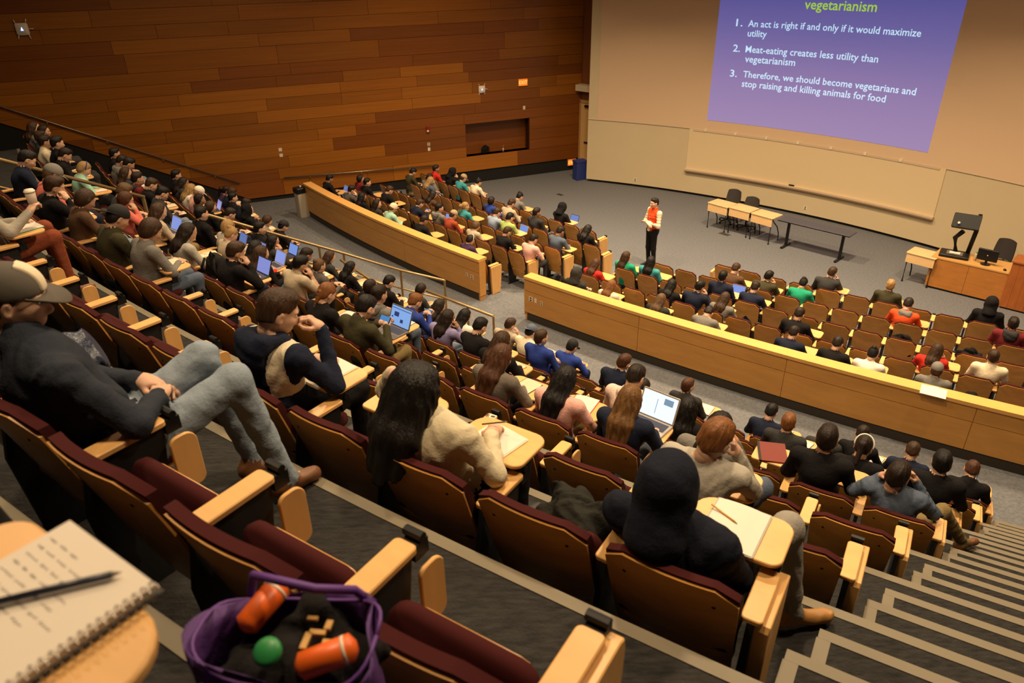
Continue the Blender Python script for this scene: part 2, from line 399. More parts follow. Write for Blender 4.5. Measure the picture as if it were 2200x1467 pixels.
plate(wall_mw(10.15, 2.33), .085, .12, 'small white wall plate above right end of the niche', False)
fa = empty('fire_alarm'); fa.matrix_world = wall_mw(6.75, 1.95); tag(fa, 'small red fire alarm box on the wood wall above two plates', 'fire alarm')
link('body', MB().prism(rrect(-.06, .06, -.09, .09, .012, 2), 0, .05, Matrix(((1, 0, 0, 0), (0, 0, 1, 0), (0, -1, 0, 0), (0, 0, 0, 1))), .006).me('body'), mat('alarm_red', (.22, .012, .008), .4), fa)
link('strobe', MB().box(-.02, .05, .05, .07, -.07, -.015).me('strobe'), M_PLATE, fa)
def text_mesh(name, s, size, m, parent, mw, extrude=0.001, align='CENTER', offset=0.0, bend=None):
    c = bpy.data.curves.new(name, 'FONT'); c.body = s; c.size = size; c.extrude = extrude; c.align_x = align; c.offset = offset; c.resolution_u = 3
    t = bpy.data.objects.new('tmp', c); col.objects.link(t); dg = bpy.context.evaluated_depsgraph_get()
    me = bpy.data.meshes.new_from_object(t.evaluated_get(dg)); bpy.data.objects.remove(t, do_unlink=True)
    o = link(name, me, m, parent, mw=mw); return o, me
M_EXIT = mat('exit_face', (.9, .3, .05), .5, emit=((1.0, .17, .012), 1.5)); M_EXITT = mat('exit_letters', (1, .7, .3), .5, emit=((1.0, .50, .10), 2.2))
def exit_sign(s, z, label):
    e = empty('exit_sign'); e.matrix_world = wall_mw(s, z); tag(e, label, 'exit sign')
    link('housing', MB().prism(rrect(-.17, .17, -.115, .115, .012, 2), 0, .045, Matrix(((1, 0, 0, 0), (0, 0, 1, 0), (0, -1, 0, 0), (0, 0, 0, 1))), .005).me('housing'), mat('exit_housing', (.6, .25, .1), .5), e)
    link('face', MB().box(-.155, .155, .045, .048, -.1, .1).me('face'), M_EXIT, e)
    text_mesh('letters', 'EXIT', .15, M_EXITT, e, Matrix(((-1, 0, 0, 0), (0, 0, 1, .050), (0, 1, 0, -.05), (0, 0, 0, 1))))
exit_sign(10.1, 3.15, 'lit orange exit sign high on the wood wall'); exit_sign(11.99, .29, 'lit orange exit sign low by the floor near the corner')
def access_point(s, z, label, sc_=1.0):
    a = empty('access_point'); a.matrix_world = wall_mw(s, z) @ Matrix.Scale(sc_, 4); tag(a, label, 'wireless router')
    link('body', MB().prism(rrect(-.13, .13, -.13, .13, .04, 4), 0, .06, Matrix(((1, 0, 0, 0), (0, 0, 1, 0), (0, -1, 0, 0), (0, 0, 0, 1))), .015).me('body', True), mat('router_white', (.78, .7, .6), .5), a)
    for (x, zz, dx, dz) in ((-.1, .12, -.03, .09), (.1, .12, .02, .08), (-.1, -.12, -.02, -.09), (.1, -.12, .03, -.09), (-.13, 0, -.1, .0)):
        link('antenna', MB().tube([(x, .03, zz), (x + dx, .035, zz + dz)], .012, 6).me('antenna', True), mat('router_white', (0, 0, 0)), a)
    link('status_light', MB().prism([(-.03, -.03), (.03, -.03), (.0, .05)], .06, .063, Matrix(((1, 0, 0, 0), (0, 0, 1, 0), (0, 1, 0, 0), (0, 0, 0, 1)))).me('light'), mat('blue_led', (.1, .2, .9), .5, emit=((.25, .35, 1.0), 6.0)), a)
access_point(-3.63, 5.44, 'white wireless router with antennas at the top left of wood wall', 1.1); access_point(8.65, 3.04, 'white wireless router with antennas left of the upper exit sign', .85)

# ------------------------------------------------------------------ curved front wall, screen, slide, white board
CF = np.array([-5.499, 5.828]); RF = 20.375
fw_ = link('wall_front', MB().add(*arc_slab(CF, RF, RF + .28, 66.5, 8, 0.085, 10.4, 60)).me('front'), M_WALL, None); tag(fw_, 'beige curved wall behind the stage', kind='structure')
bs = link('baseboard_front', MB().add(*arc_slab(CF, RF + .06, RF + .26, 66.3, 8, 0, 0.09, 60)).me('base'), M_VOID); tag(bs, 'black recessed base under the curved front wall', kind='structure')
scr = empty('projection_screen', (*pol(CF, RF, 45), 2.087)); tag(scr, 'huge pinkish beige projection screen filling the upper front wall', 'screen')
def on_front(name, r0, r1, a0, a1, z0, z1, n, m, parent):
    o = parent.location; v, f = arc_slab(CF, r0, r1, a0, a1, z0, z1, n); return link(name, mesh(name, [(x - o[0], y - o[1], z - o[2]) for x, y, z in v], f), m, parent)
on_front('fabric', RF - .02, RF + .002, 65.6, 9, 2.087, 10.3, 60, M_SCREEN, scr)
on_front('bottom_trim', RF - .025, RF + .002, 66.5, 9, 2.07, 2.088, 60, M_WALL, scr)
# projected slide: the projector's light on the screen
ms = bpy.data.materials.new('projected_slide'); ms.use_nodes = True; nt = ms.node_tree; b = nt.nodes['Principled BSDF']; b.inputs['Base Color'].default_value = (.05, .04, .04, 1); b.inputs['Roughness'].default_value = .9
tc = nt.nodes.new('ShaderNodeTexCoord'); sx = nt.nodes.new('ShaderNodeSeparateXYZ'); cr = nt.nodes.new('ShaderNodeValToRGB')
nt.links.new(tc.outputs['Generated'], sx.inputs[0]); nt.links.new(sx.outputs['Z'], cr.inputs[0]); nt.links.new(cr.outputs[0], b.inputs['Emission Color']); b.inputs['Emission Strength'].default_value = 1.35
el = cr.color_ramp.elements; el[0].position = 0.0; el[0].color = (.40, .285, .56, 1); el[1].position = 1.0; el[1].color = (.06, .05, .25, 1)
e = el.new(.25); e.color = (.34, .235, .52, 1); e = el.new(.55); e.color = (.19, .155, .44, 1); e = el.new(.76); e.color = (.115, .105, .38, 1)
slide = empty('projected_slide', (*pol(CF, RF, 46.7), 2.38)); tag(slide, 'purple lecture slide with numbered white text projected on the screen', 'slide')
on_front('picture', RF - .028, RF - .021, 55.5, 37.9, 2.38, 6.95, 40, ms, slide)
M_TXT = mat('slide_text', (.3, .4, .5), .9, emit=((.50, .74, .95), 1.6)); M_TTL = mat('slide_title', (.3, .5, .1), .9, emit=((.36, .66, .06), 1.4))
def slide_text(s, aL, aR, z, m, name='text_line'):
    c = bpy.data.curves.new(name, 'FONT'); c.body = s; c.size = 1.0; c.offset = 0.012; c.resolution_u = 2
    t = bpy.data.objects.new('tmp', c); col.objects.link(t); dg = bpy.context.evaluated_depsgraph_get()
    me = bpy.data.meshes.new_from_object(t.evaluated_get(dg)); bpy.data.objects.remove(t, do_unlink=True)
    xs = [q.co.x for q in me.vertices]; x0, x1 = min(xs), max(xs); wid = math.radians(aL - aR) * RF; k = wid / (x1 - x0); kz = min(k, .36) if len(s) > 3 else .27
    o = slide.location; r = RF - .032
    for q in me.vertices:
        a = math.radians(aL) - (q.co.x - x0) * k / RF; zz = z + q.co.y * kz
        q.co = (CF[0] + r * math.cos(a) - o[0], CF[1] + r * math.sin(a) - o[1], zz - o[2])
    link(name, me, m, slide)
slide_text('vegetarianism', 48.83, 43.6, 5.53, M_TTL, 'title_line')
for (s, l, r, z) in (('1.', 53.98, 53.45, 5.03), ('An act is right if and only if it would maximize', 53.0, 40.26, 5.03), ('utility', 52.94, 51.41, 4.78), ('2.', 53.98, 53.40, 4.36), ('Meat-eating creates less utility than', 52.95, 42.77, 4.36),
                     ('vegetarianism', 52.89, 48.84, 4.10), ('3.', 53.98, 53.40, 3.68), ('Therefore, we should become vegetarians and', 52.88, 39.69, 3.69), ('stop raising and killing animals for food', 52.89, 41.65, 3.43)):
    slide_text(s, l, r, z, M_TXT)
wb = empty('whiteboard', (*pol(CF, RF, 46.7), .76)); tag(wb, 'long curved whiteboard with a tray under the projection screen', 'whiteboard')
on_front('writing_surface', RF - .03, RF + .002, 56.95, 36.4, .83, 2.07, 40, M_BOARD, wb)
on_front('tray', RF - .10, RF - .0, 57.0, 36.35, .765, .835, 40, mat('tray_wood', (.58, .44, .30), .6), wb)
on_front('tray_lip', RF - .11, RF - .09, 57.0, 36.35, .755, .79, 40, mat('tray_shadow', (.25, .17, .10), .6), wb)  # darker copy of the tray colour paints shade along its lower edge
on_front('top_rail', RF - .045, RF - .0, 56.6, 36.8, 2.02, 2.075, 40, mat('tray_wood', (0, 0, 0)), wb)
for a in np.arange(55.5, 37.0, -2.65): on_front('clip', RF - .06, RF - .02, a + .1, a - .1, 2.04, 2.11, 1, M_PLATE, wb)
er = link('eraser', MB().prism(rrect(-.08, .08, -.02, .02, .008, 2), 0, .035, None, .004).me('eraser'), M_BLKP, None, mw=arc_mw(CF, RF - .06, 47.49, .836)); tag(er, 'small dark eraser lying on the whiteboard tray', 'eraser')
def plate_front(a, z, label):
    m = arc_mw(CF, RF - .001, a, z) @ Matrix.Rotation(math.pi, 4, 'Z'); return plate(m, .10, .11, label, True)
plate_front(61.66, .24, 'low outlet plate on front wall left of the whiteboard'); plate_front(46.09, .26, 'low outlet plate on front wall under the whiteboard')

# corridor wall with door between wood wall and front wall
A = wall_pt(12.28, 0); B = Vector((3.75, 24.95, 0)); d = (B - A).normalized(); nn = Vector((d.y, -d.x, 0))
mwD = Matrix((d, nn * -1, Vector((0, 0, 1)))).transposed().to_4x4(); mwD.translation = A
wc = link('wall_corner', MB().box(0, 1.6, .03, .15, 0, 10.4).me('corner'), mat('corner_wood', (.2, .06, .015), .5), None, mw=mwD); tag(wc, 'short wood wall closing the corner beside the front wall', kind='structure')
dr = empty('door_1'); dr.matrix_world = mwD; tag(dr, 'pale wooden door half hidden behind the front wall', kind='structure')
link('leaf', MB().box(.06, 1.0, -.02, .03, .02, 2.32).me('leaf'), mat('door_maple', (.60, .36, .13), .45), dr)
link('frame', MB().box(-.0, .06, -.04, .03, 0, 2.40).box(.0, 1.1, -.04, .03, 2.32, 2.42).me('frame'), mat('door_frame', (.40, .22, .08), .5), dr)
link('handle', MB().box(.25, .42, -.07, -.02, .98, 1.02).me('handle'), M_BLKP, dr); link('closer', MB().box(.25, .4, -.1, -.02, 2.2, 2.27).me('closer'), M_BLKP, dr)
link('soffit', MB().box(0, 1.6, -.3, .0, 2.75, 2.95).me('soffit'), M_WALL, dr)
bb = empty('recycling_bin', (2.42, 24.78, 0), .45); tag(bb, 'blue recycling bin behind the left edge of front wall', 'bin')
link('body', MB().prism(rrect(-.2, .2, -.16, .16, .03, 3), 0, .62, None, .006).me('body'), mat('bin_blue', (.02, .035, .18), .5), bb)
link('rim', MB().prism(rrect(-.215, .215, -.175, .175, .03, 3), .60, .66, None, .006).me('rim'), mat('bin_blue', (0, 0, 0)), bb)

# rest of the room shell (outside the frame)
ce = link('ceiling', MB().box(-26, 26, -10, 34, 10.4, 10.6).me('ceiling'), M_CEIL); tag(ce, 'plain warm ceiling', kind='structure')
wbk = link('wall_back', MB().box(-26, 26, -6.2, -6, 0, 10.4).me('back'), mat('back_wood', (.25, .09, .02), .5)); tag(wbk, 'wood wall behind the camera', kind='structure')
wr_ = link('wall_right', MB().box(19, 19.2, -6, 22, 0, 10.4).me('right'), mat('back_wood', (0, 0, 0))); tag(wr_, 'wood wall on the right', kind='structure')

# ------------------------------------------------------------------ railings of the left stairs and front guard
def railing(pts, posts, mid, label, rad=.022):
    o = Vector(pts[0]); o.z = 0; root = empty('stair_railing', (pts[0][0], pts[0][1], 0)); tag(root, label, 'railing'); L = lambda p: tuple(Vector(p) - root.location)
    link('top_rail', MB().tube([L(p) for p in pts], rad * 1.2, 8).me('top_rail', True), M_RAIL, root)
    if mid:
        link('mid_rail', MB().tube([L((p[0], p[1], p[2] - .42)) for p in (pts if mid is True else mid)], rad * .85, 8).me('mid_rail', True), M_RAIL, root)
    for (x, y, z0, z1) in posts: link('post', MB().box(-.02, .02, -.02, .02, z0, z1, Matrix.Translation(L((x, y, 0)))).me('post'), M_RAIL, root)
    return root
def lerp(a, b, t): return tuple(a[i] + (b[i] - a[i]) * t for i in range(3))
a0, a1 = (-8.35, 8.2, 5.88), (-5.84, 11.38, 3.66)
railing([a0, a1], [(*lerp(a0, a1, t)[:2], lerp(a0, a1, t)[2] - 1.0, lerp(a0, a1, t)[2]) for t in (.05, .36, .68, .995)], True, 'bronze stair railing at upper left, in front of the coral shirts')
b0, b1, b2, b3 = (-5.34, 12.09, 3.16), (-3.5, 14.32, 1.50), (-2.3, 14.07, 1.20), (-1.34, 13.5, 1.20)
railing([b0, b1, b2, b3], [(*lerp(b0, b1, t)[:2], lerp(b0, b1, t)[2] - 1.0, lerp(b0, b1, t)[2]) for t in (.01, .45, .8)] + [(b1[0], b1[1], AISLE_Z, b1[2]), (b2[0], b2[1], AISLE_Z, 1.2), (b3[0], b3[1], AISLE_Z, 1.2)], True, 'long bronze railing down the left stairs and along the cross aisle')
c0, c1 = (-1.77, 13.11, 1.20), (-.33, 11.85, 1.20)
railing([c0, c1], [(*lerp(c0, c1, t)[:2], AISLE_Z, 1.2) for t in (0.0, .33, .66, 1.0)], None, 'short bronze guard rail by the cross aisle nearest the long partition')
d0, d1, d2 = (-3.55, 14.2, 1.40), (-2.86, 13.75, 1.12), (-2.45, 13.45, 1.10)
railing([d0, d1, d2], [(d1[0], d1[1], AISLE_Z, 1.1), (d2[0], d2[1], AISLE_Z, 1.1)], None, 'small bronze hand loop at the foot of the left stairs')
# ------------------------------------------------------------------ auditorium seats
XZ = Matrix(((1, 0, 0, 0), (0, 0, 1, 0), (0, 1, 0, 0), (0, 0, 0, 1)))      # (a,b,c) -> x=a, y=c, z=b
YZ = Matrix(((0, 0, 1, 0), (1, 0, 0, 0), (0, 1, 0, 0), (0, 0, 0, 1)))      # (a,b,c) -> x=c, y=a, z=b
def curved_back(w, z0, z1, r, off0, off1, dip, nx=12, nz=9):
    """reclined back panel with rounded top corners; front/back offsets along y, edges brought forward by dip"""
    prof = lambda z: -.255 - (z - .36) * .315 - .10 * max(0, .50 - z) * (z - .5)
    v = []; f = []
    for side, off in ((0, off0), (1, off1)):
        for j in range(nz + 1):
            tz = j / nz; z = z0 + (z1 - z0) * tz
            hw = w / 2 - .02 * (1 - tz)
            d = z1 - z
            if d < r: hw -= r - math.sqrt(max(0, r * r - (r - d) ** 2))
            for i in range(nx + 1):
                x = (-1 + 2 * i / nx) * hw
                v.append((x, prof(z) + off + dip * (2 * x / w) ** 2, z))
    N = (nx + 1) * (nz + 1); g = lambda s, j, i: s * N + j * (nx + 1) + i
    for j in range(nz):
        for i in range(nx):
            f.append((g(0, j, i), g(0, j, i + 1), g(0, j + 1, i + 1), g(0, j + 1, i))); f.append((g(1, j, i), g(1, j + 1, i), g(1, j + 1, i + 1), g(1, j, i + 1)))
    for j in range(nz):
        for i in (0, nx):
            q = (g(0, j, i), g(0, j + 1, i), g(1, j + 1, i), g(1, j, i)); f.append(q if i == 0 else q[::-1])
    for i in range(nx):
        for j in (0, nz):
            q = (g(0, j, i), g(1, j, i), g(1, j, i + 1), g(0, j, i + 1)); f.append(q if j == 0 else q[::-1])
    return mesh('back', v, f, True)
def auto_smooth(me, ang=40):
    bm = bmesh.new(); bm.from_mesh(me)
    for e in bm.edges:
        e.smooth = not (len(e.link_faces) == 2 and e.calc_face_angle(0) > math.radians(ang))
    for fc in bm.faces: fc.smooth = True
    bmesh.ops.recalc_face_normals(bm, faces=bm.faces)
    bm.to_mesh(me); bm.free(); return me
ME = {}
ME['shell'] = auto_smooth(curved_back(.515, .21, .835, .085, -.012, 0.0, .030))
ME['cushion'] = auto_smooth(curved_back(.523, .34, .849, .092, .0005, .038, .030))
bolt = MB()
for (x, z) in ((-.17, .73), (.17, .73), (-.2, .44), (.2, .44)):
    y = -.255 - (z - .36) * .315 - .012 + .030 * (2 * x / .515) ** 2
    bolt.lathe([(.009, -.004), (.009, .0), (.004, .002)], 8, Matrix.Translation((x, y, z)) @ Matrix.Rotation(math.radians(90), 4, 'X'))
ME['bolts'] = [MB().lathe([(.009, -.004), (.009, .0), (.004, .002)], 8, Matrix.Translation((x, -.255 - (z - .36) * .315 - .012 + .030 * (2 * x / .515) ** 2, z)) @ Matrix.Rotation(math.radians(90), 4, 'X')).me('bolt') for (x, z) in ((-.17, .73), (.17, .73))]
def seat_pad(M, L=.40):
    a = MB(); a.prism(rrect(-.235, .235, 0, L, [.03, .03, .075, .075], 4), .012, .075, M, .018); p = auto_smooth(a.me('seat_pad'), 50)
    b = MB(); b.prism(rrect(-.215, .215, 0, L - .03, [.03, .03, .07, .07], 4), -.006, .013, M, .003); u = auto_smooth(b.me('seat_pan'))
    return p, u
ME['pad_dn'], ME['pan_dn'] = seat_pad(Matrix.Translation((0, -.27, .385)))
ME['pad_up'], ME['pan_up'] = seat_pad(Matrix.Translation((0, -.165, .29)) @ Matrix.Rotation(math.radians(78), 4, 'X'), .315)
ME['arm'] = auto_smooth(MB().prism(rrect(.25, .33, -.285, .0, .018, 4), .628, .652, None, .004).me('armrest'))
ME['hinge'] = auto_smooth(MB().box(.262, .318, -.005, .055, .585, .640).add(*(lambda b: (b.v, b.f))(MB().tube([(.258, .03, .655), (.322, .03, .655)], .016, 8))).box(.275, .305, -.27, .0, .600, .630).me('hinge'), 30)
ME['standard'] = auto_smooth(MB().prism([(-.33, .0), (.02, .0), (.02, .03), (-.09, .06), (-.02, .50), (.0, .628), (-.285, .628), (-.33, .42), (-.30, .06), (-.33, .03)], .276, .304, YZ).me('standard'), 30)
def tablet_poly(): return rrect(-.075, .325, -.045, .235, [.03, .05, .07, .09], 5)
ME['tablet'] = auto_smooth(MB().prism(tablet_poly(), .690, .710, None, .004).me('tablet'))
ME['tab_arm'] = MB().box(.27, .31, .0, .035, .62, .69).box(.18, .31, .02, .10, .675, .690).me('tablet_bracket')
ME['stowed'] = auto_smooth(MB().prism(rrect(-.02, .085, .34, .575, [.03, .03, .048, .03], 5), .332, .347, YZ, .003).me('stowed_tablet'))
ME['endpanel'] = auto_smooth(MB().prism([(-.24, .015), (-.005, .015), (.035, .30), (.055, .57), (.045, .612), (.02, .622), (-.26, .622), (-.275, .60), (-.262, .3)], .300, .358, YZ, .004).me('end_panel'), 30)
ME['arm_l'] = ME['arm'].copy(); ME['std_l'] = ME['standard'].copy(); ME['hinge_l'] = ME['hinge'].copy()
for k in ('arm_l', 'std_l', 'hinge_l'): ME[k].transform(Matrix.Translation((-.58, 0, 0)))
SEATS = {}
def seat(sec, row, i, o, fw, z, label, group, occ=False, tab=False, end=False, left=False, endl=False):
    root = empty('auditorium_seat', (o[0], o[1], z), math.atan2(fw[1], fw[0]) - math.pi / 2); tag(root, label, 'seat', group)
    bk = link('backrest_shell', ME['shell'], M_PLY, root); 
    if row_near(o): [link('bolt', b, M_BOLT, bk) for b in ME['bolts']]
    link('back_cushion', ME['cushion'], M_MAROON, root)
    s = 'dn' if occ else 'up'
    pn = link('seat_pan', ME['pan_' + s], M_PLY, root); link('seat_cushion', ME['pad_' + s], M_MAROON, root)
    link('armrest', ME['arm'], M_MAPLE, root); link('hinge', ME['hinge'], M_BLKP, root); link('standard', ME['standard'], M_BLACK, root)
    if tab: t = link('tablet_desk', ME['tablet'], M_MAPLE, root); link('tablet_bracket', ME['tab_arm'], M_BLKP, t)
    elif not end: link('stowed_tablet', ME['stowed'], M_MAPLE, root)
    if end: link('end_panel', ME['endpanel'], M_MAPLE, root)
    if left: link('armrest', ME['arm_l'], M_MAPLE, root); link('standard', ME['std_l'], M_BLACK, root); link('hinge', ME['hinge_l'], M_BLKP, root)
    if endl: link('end_panel', ENDL, M_MAPLE, root)
    SEATS[(sec, row, i)] = root
    return root
ENDL = ME['endpanel'].copy(); ENDL.transform(Matrix.Translation((-.69, 0, 0)))
def row_near(o): return math.hypot(o[0], o[1]) < 7.5
def seat_frame(sec, row, i):
    """origin, forward, floor z"""
    if sec in 'MU':
        st = math.degrees(SP / RK(row)); a = math.radians(ENDA[row] - st * (i + .5)); fw = -np.array([math.cos(a), math.sin(a)]); return C - RK(row) * fw, fw, FK(row)
    r = LOW_R[row]
    if sec == 'R': a = LOW_ER[row] + math.degrees(.537 / r) * (i + .5)
    else: a = LOW_EL[row] - math.degrees(.525 / r) * (i + .5)
    a = math.radians(a); fw = -np.array([math.cos(a), math.sin(a)]); return CW - r * fw, fw, floor_z(r)
LOW_R = [40.98, 41.85, 42.65, 43.50, 44.30]; LOW_ER = [-129.33, -130.75, -131.36, -131.79, -132.2]; LOW_EL = [-133.65, -132.6, -133.3, -133.75, -134.25]
def in_view(o, z, h=.8, m=60):
    q = project((o[0], o[1], z + h)); return q is not None and -m < q[0] < 2200 + m and -m < q[1] < 1467 + m * 1.5
# ------------------------------------------------------------------ people: smooth-union bodies turned into one skin mesh
def surf_nets(D, org, h):
    nx, ny, nz = D.shape; ins = D < 0
    S = np.zeros((nx - 1, ny - 1, nz - 1, 3), np.float32); N = np.zeros((nx - 1, ny - 1, nz - 1), np.int16); quads = []
    idx = np.indices((nx, ny, nz)).astype(np.float32)
    edges = []
    for ax in range(3):
        sa = [slice(None)] * 3; sb = [slice(None)] * 3; sa[ax] = slice(0, -1); sb[ax] = slice(1, None)
        d0 = D[tuple(sa)]; d1 = D[tuple(sb)]; cr = ins[tuple(sa)] != ins[tuple(sb)]
        e = np.argwhere(cr); t = (d0[cr] / (d0[cr] - d1[cr]))
        P = e.astype(np.float32); P[:, ax] += t
        o1, o2 = [a for a in range(3) if a != ax]
        ok = (e[:, o1] > 0) & (e[:, o2] > 0) & (e[:, o1] < D.shape[o1] - 1) & (e[:, o2] < D.shape[o2] - 1)
        e = e[ok]; P = P[ok]; pos = ins[tuple(sa)][cr][ok]
        cells = []
        for (a, b) in ((-1, -1), (0, -1), (0, 0), (-1, 0)):
            c = e.copy(); c[:, o1] += a; c[:, o2] += b; cells.append(c)
            np.add.at(S, (c[:, 0], c[:, 1], c[:, 2]), P); np.add.at(N, (c[:, 0], c[:, 1], c[:, 2]), 1)
        edges.append((cells, pos, ax))
    act = N > 0; vid = -np.ones(N.shape, np.int64); vid[act] = np.arange(act.sum())
    V = S[act] / N[act][:, None]
    for cells, pos, ax in edges:
        q = np.stack([vid[c[:, 0], c[:, 1], c[:, 2]] for c in cells], 1)
        flip = pos if ax != 1 else ~pos
        q[~flip] = q[~flip][:, ::-1]; quads.append(q)
    return V, np.concatenate(quads)
def sdf_mesh(prims, h, pad=.03, cut=None, noise=None):
    """prims: dict(t='c',a,b,ra,rb,m,k) capsule / dict(t='e',c,r,R,m,k) ellipsoid. returns verts, quads, material per quad"""
    lo = np.array([1e9] * 3); hi = -lo
    for p in prims:
        if p['t'] == 'c':
            a, b = np.array(p['a'], float), np.array(p['b'], float); r = max(p['ra'], p['rb']); p['lo'] = np.minimum(a, b) - r; p['hi'] = np.maximum(a, b) + r
        else: r = max(p['r']); p['lo'] = np.array(p['c'], float) - r; p['hi'] = np.array(p['c'], float) + r
        lo = np.minimum(lo, p['lo']); hi = np.maximum(hi, p['hi'])
    lo = lo - pad; n = np.ceil((hi + pad - lo) / h).astype(int) + 1
    D = np.full(n, 1.0, np.float32); Bd = np.full(n, 1.0, np.float32); Mi = np.zeros(n, np.int8)
    ax = [lo[i] + h * np.arange(n[i]) for i in range(3)]
    for p in prims:
        k = p.get('k', .04); e = k + 2 * h
        i0 = np.maximum(0, np.floor((p['lo'] - e - lo) / h).astype(int)); i1 = np.minimum(n, np.ceil((p['hi'] + e - lo) / h).astype(int) + 1)
        sl = tuple(slice(i0[i], i1[i]) for i in range(3))
        X = np.stack(np.meshgrid(ax[0][sl[0]], ax[1][sl[1]], ax[2][sl[2]], indexing='ij'), -1)
        if p['t'] == 'c':
            a, b = np.array(p['a'], float), np.array(p['b'], float); ba = b - a; L = max(ba @ ba, 1e-9); pa = X - a
            t = np.clip((pa @ ba) / L, 0, 1); d = np.linalg.norm(pa - t[..., None] * ba, axis=-1) - (p['ra'] + (p['rb'] - p['ra']) * t)
        else:
            q = X - np.array(p['c'], float)
            if p.get('R') is not None: q = q @ np.array(p['R'], float)
            r = np.array(p['r'], float); k0 = np.linalg.norm(q / r, axis=-1); k1 = np.linalg.norm(q / (r * r), axis=-1) + 1e-9; d = k0 * (k0 - 1) / k1
        d = d.astype(np.float32); cur = D[sl]
        if p.get('sub'):
            hh = np.maximum(k - np.abs(-d - cur), 0) / k; D[sl] = np.maximum(-d, cur) + hh * hh * k * .25; continue
        hh = np.maximum(k - np.abs(d - cur), 0) / k; D[sl] = np.minimum(d, cur) - hh * hh * k * .25
        bs = Bd[sl]; ms = Mi[sl]; w = d < bs; bs[w] = d[w]; ms[w] = p['m']
    if cut is not None or noise is not None:
        X = np.stack(np.meshgrid(*ax, indexing='ij'), -1)
        if noise is not None: D = D + noise(X).astype(np.float32)
        if cut is not None: D = np.maximum(D, cut(X).astype(np.float32))
    V, Q = surf_nets(D, lo, h)
    near = np.clip(np.rint(V).astype(int), 0, n - 1); vm = Mi[near[:, 0], near[:, 1], near[:, 2]]
    return V * h + lo, Q, vm[Q[:, 0]]
def Rxyz(pitch=0, yaw=0, roll=0):
    """head turn: pitch>0 looks down, yaw>0 looks left, roll>0 tilts to the right"""
    return np.array((Matrix.Rotation(math.radians(yaw), 3, 'Z') @ Matrix.Rotation(math.radians(-pitch), 3, 'X') @ Matrix.Rotation(math.radians(roll), 3, 'Y')))
def cap(a, b, ra, rb, m, k=.04): return dict(t='c', a=a, b=b, ra=ra, rb=rb, m=m, k=k)
def ell(c, r, m, k=.04, R=None): return dict(t='e', c=c, r=r, m=m, k=k, R=R)
TOP, SKIN, PANTS, SHOE, EYE, IRIS, ALT = range(7)
def head_prims(fem=False):
    """skull, jaw, nose, ears, lips, brow in head space: y to the face, z up, origin in the middle of the skull"""
    P = [ell((0, -.012, .028), (.077, .098, .088), SKIN, .03), ell((0, .022, -.045), (.060, .070, .066), SKIN, .05), ell((0, .045, -.083), (.032, .034, .024), SKIN, .03),
         cap((0, .078, .012), (0, .104, -.032), .010, .0145, SKIN, .018), ell((0, .094, -.036), (.018, .012, .009), SKIN, .012),
         ell((0, .080, -.064), (.024, .014, .0065), SKIN, .010), ell((0, .078, -.076), (.021, .013, .007), SKIN, .010), ell((0, .072, .030), (.052, .02, .010), SKIN, .02),
         ell((.042, .052, -.02), (.024, .03, .022), SKIN, .025), ell((-.042, .052, -.02), (.024, .03, .022), SKIN, .025)]
    for s in (-1, 1):
        P.append(dict(ell((s * .033, .096, .010), (.017, .016, .011), SKIN, .012), sub=True))
        P.append(ell((s * .080, -.008, -.008), (.011, .021, .034), SKIN, .005, R=np.array(Matrix.Rotation(math.radians(s * -18), 3, 'Z'))))
        P.append(dict(ell((s * .092, .0, -.006), (.008, .010, .018), SKIN, .008), sub=True))
    P.append(cap((0, -.015, -.05), (0, -.030, -.105), .054, .050, SKIN, .04))
    return P
def eyeballs():
    v = []; f = []; m = []
    for s in (-1, 1):
        c = np.array((s * .033, .0785, .008)); n, l = 8, 6
        b = len(v)
        for i in range(l + 1):
            th = math.pi * i / l
            for j in range(n):
                ph = 2 * math.pi * j / n; v.append(c + .0118 * np.array((math.sin(th) * math.cos(ph), math.cos(th), math.sin(th) * math.sin(ph))))
        for i in range(l):
            for j in range(n): f.append((b + i * n + j, b + (i + 1) * n + j, b + (i + 1) * n + (j + 1) % n, b + i * n + (j + 1) % n)); m.append(IRIS if i < 2 else EYE)
    return np.array(v), np.array(f), np.array(m)
def hand_prims(side, curl=.35, spread=1.0, grip=None):
    """wrist at origin, fingers to +y, palm facing -z; side=+1 right hand (thumb to -x)"""
    P = [ell((0, .045, 0), (.040, .052, .0155), SKIN, .02), cap((0, -.018, 0), (0, .015, 0), .025, .027, SKIN, .03)]
    specs = [(-.028, .082, .040, .026, .021, .0088), (-.009, .088, .044, .029, .023, .0092), (.011, .084, .041, .027, .022, .0088), (.029, .074, .032, .021, .019, .0078)]
    for n, (x, y, l1, l2, l3, r) in enumerate(specs):
        c = curl[n] if isinstance(curl, (list, tuple)) else curl
        a = np.array((x * side, y, 0.002)); ang = 0; ps = [np.array((x * .8 * side, y - .03, 0.001)), a]; dx = x * .35 * spread * side
        for l, ca in ((l1, 55), (l2, 75), (l3, 50)):
            ang += math.radians(ca * c); d = np.array((dx / .1 * l * .5, l * math.cos(ang), -l * math.sin(ang))); a = a + d; ps.append(a)
        for i in range(len(ps) - 1): P.append(cap(ps[i], ps[i + 1], r * (1.08 - .07 * i), r * (1.02 - .09 * i), SKIN, .007))
    c = curl if not isinstance(curl, (list, tuple)) else curl[0]
    t0 = np.array((-.026 * side, .022, -.006)); t1 = t0 + np.array((-.026 * side, .026, -.010 - .012 * c)); t2 = t1 + np.array((-.010 * side + .012 * side * c, .030, -.010 - .01 * c)); t3 = t2 + np.array((.004 * side + .012 * side * c, .024, -.006))
    P += [cap(t0, t1, .0135, .0115, SKIN, .012), cap(t1, t2, .0110, .0100, SKIN, .006), cap(t2, t3, .0098, .0082, SKIN, .005)]
    return P
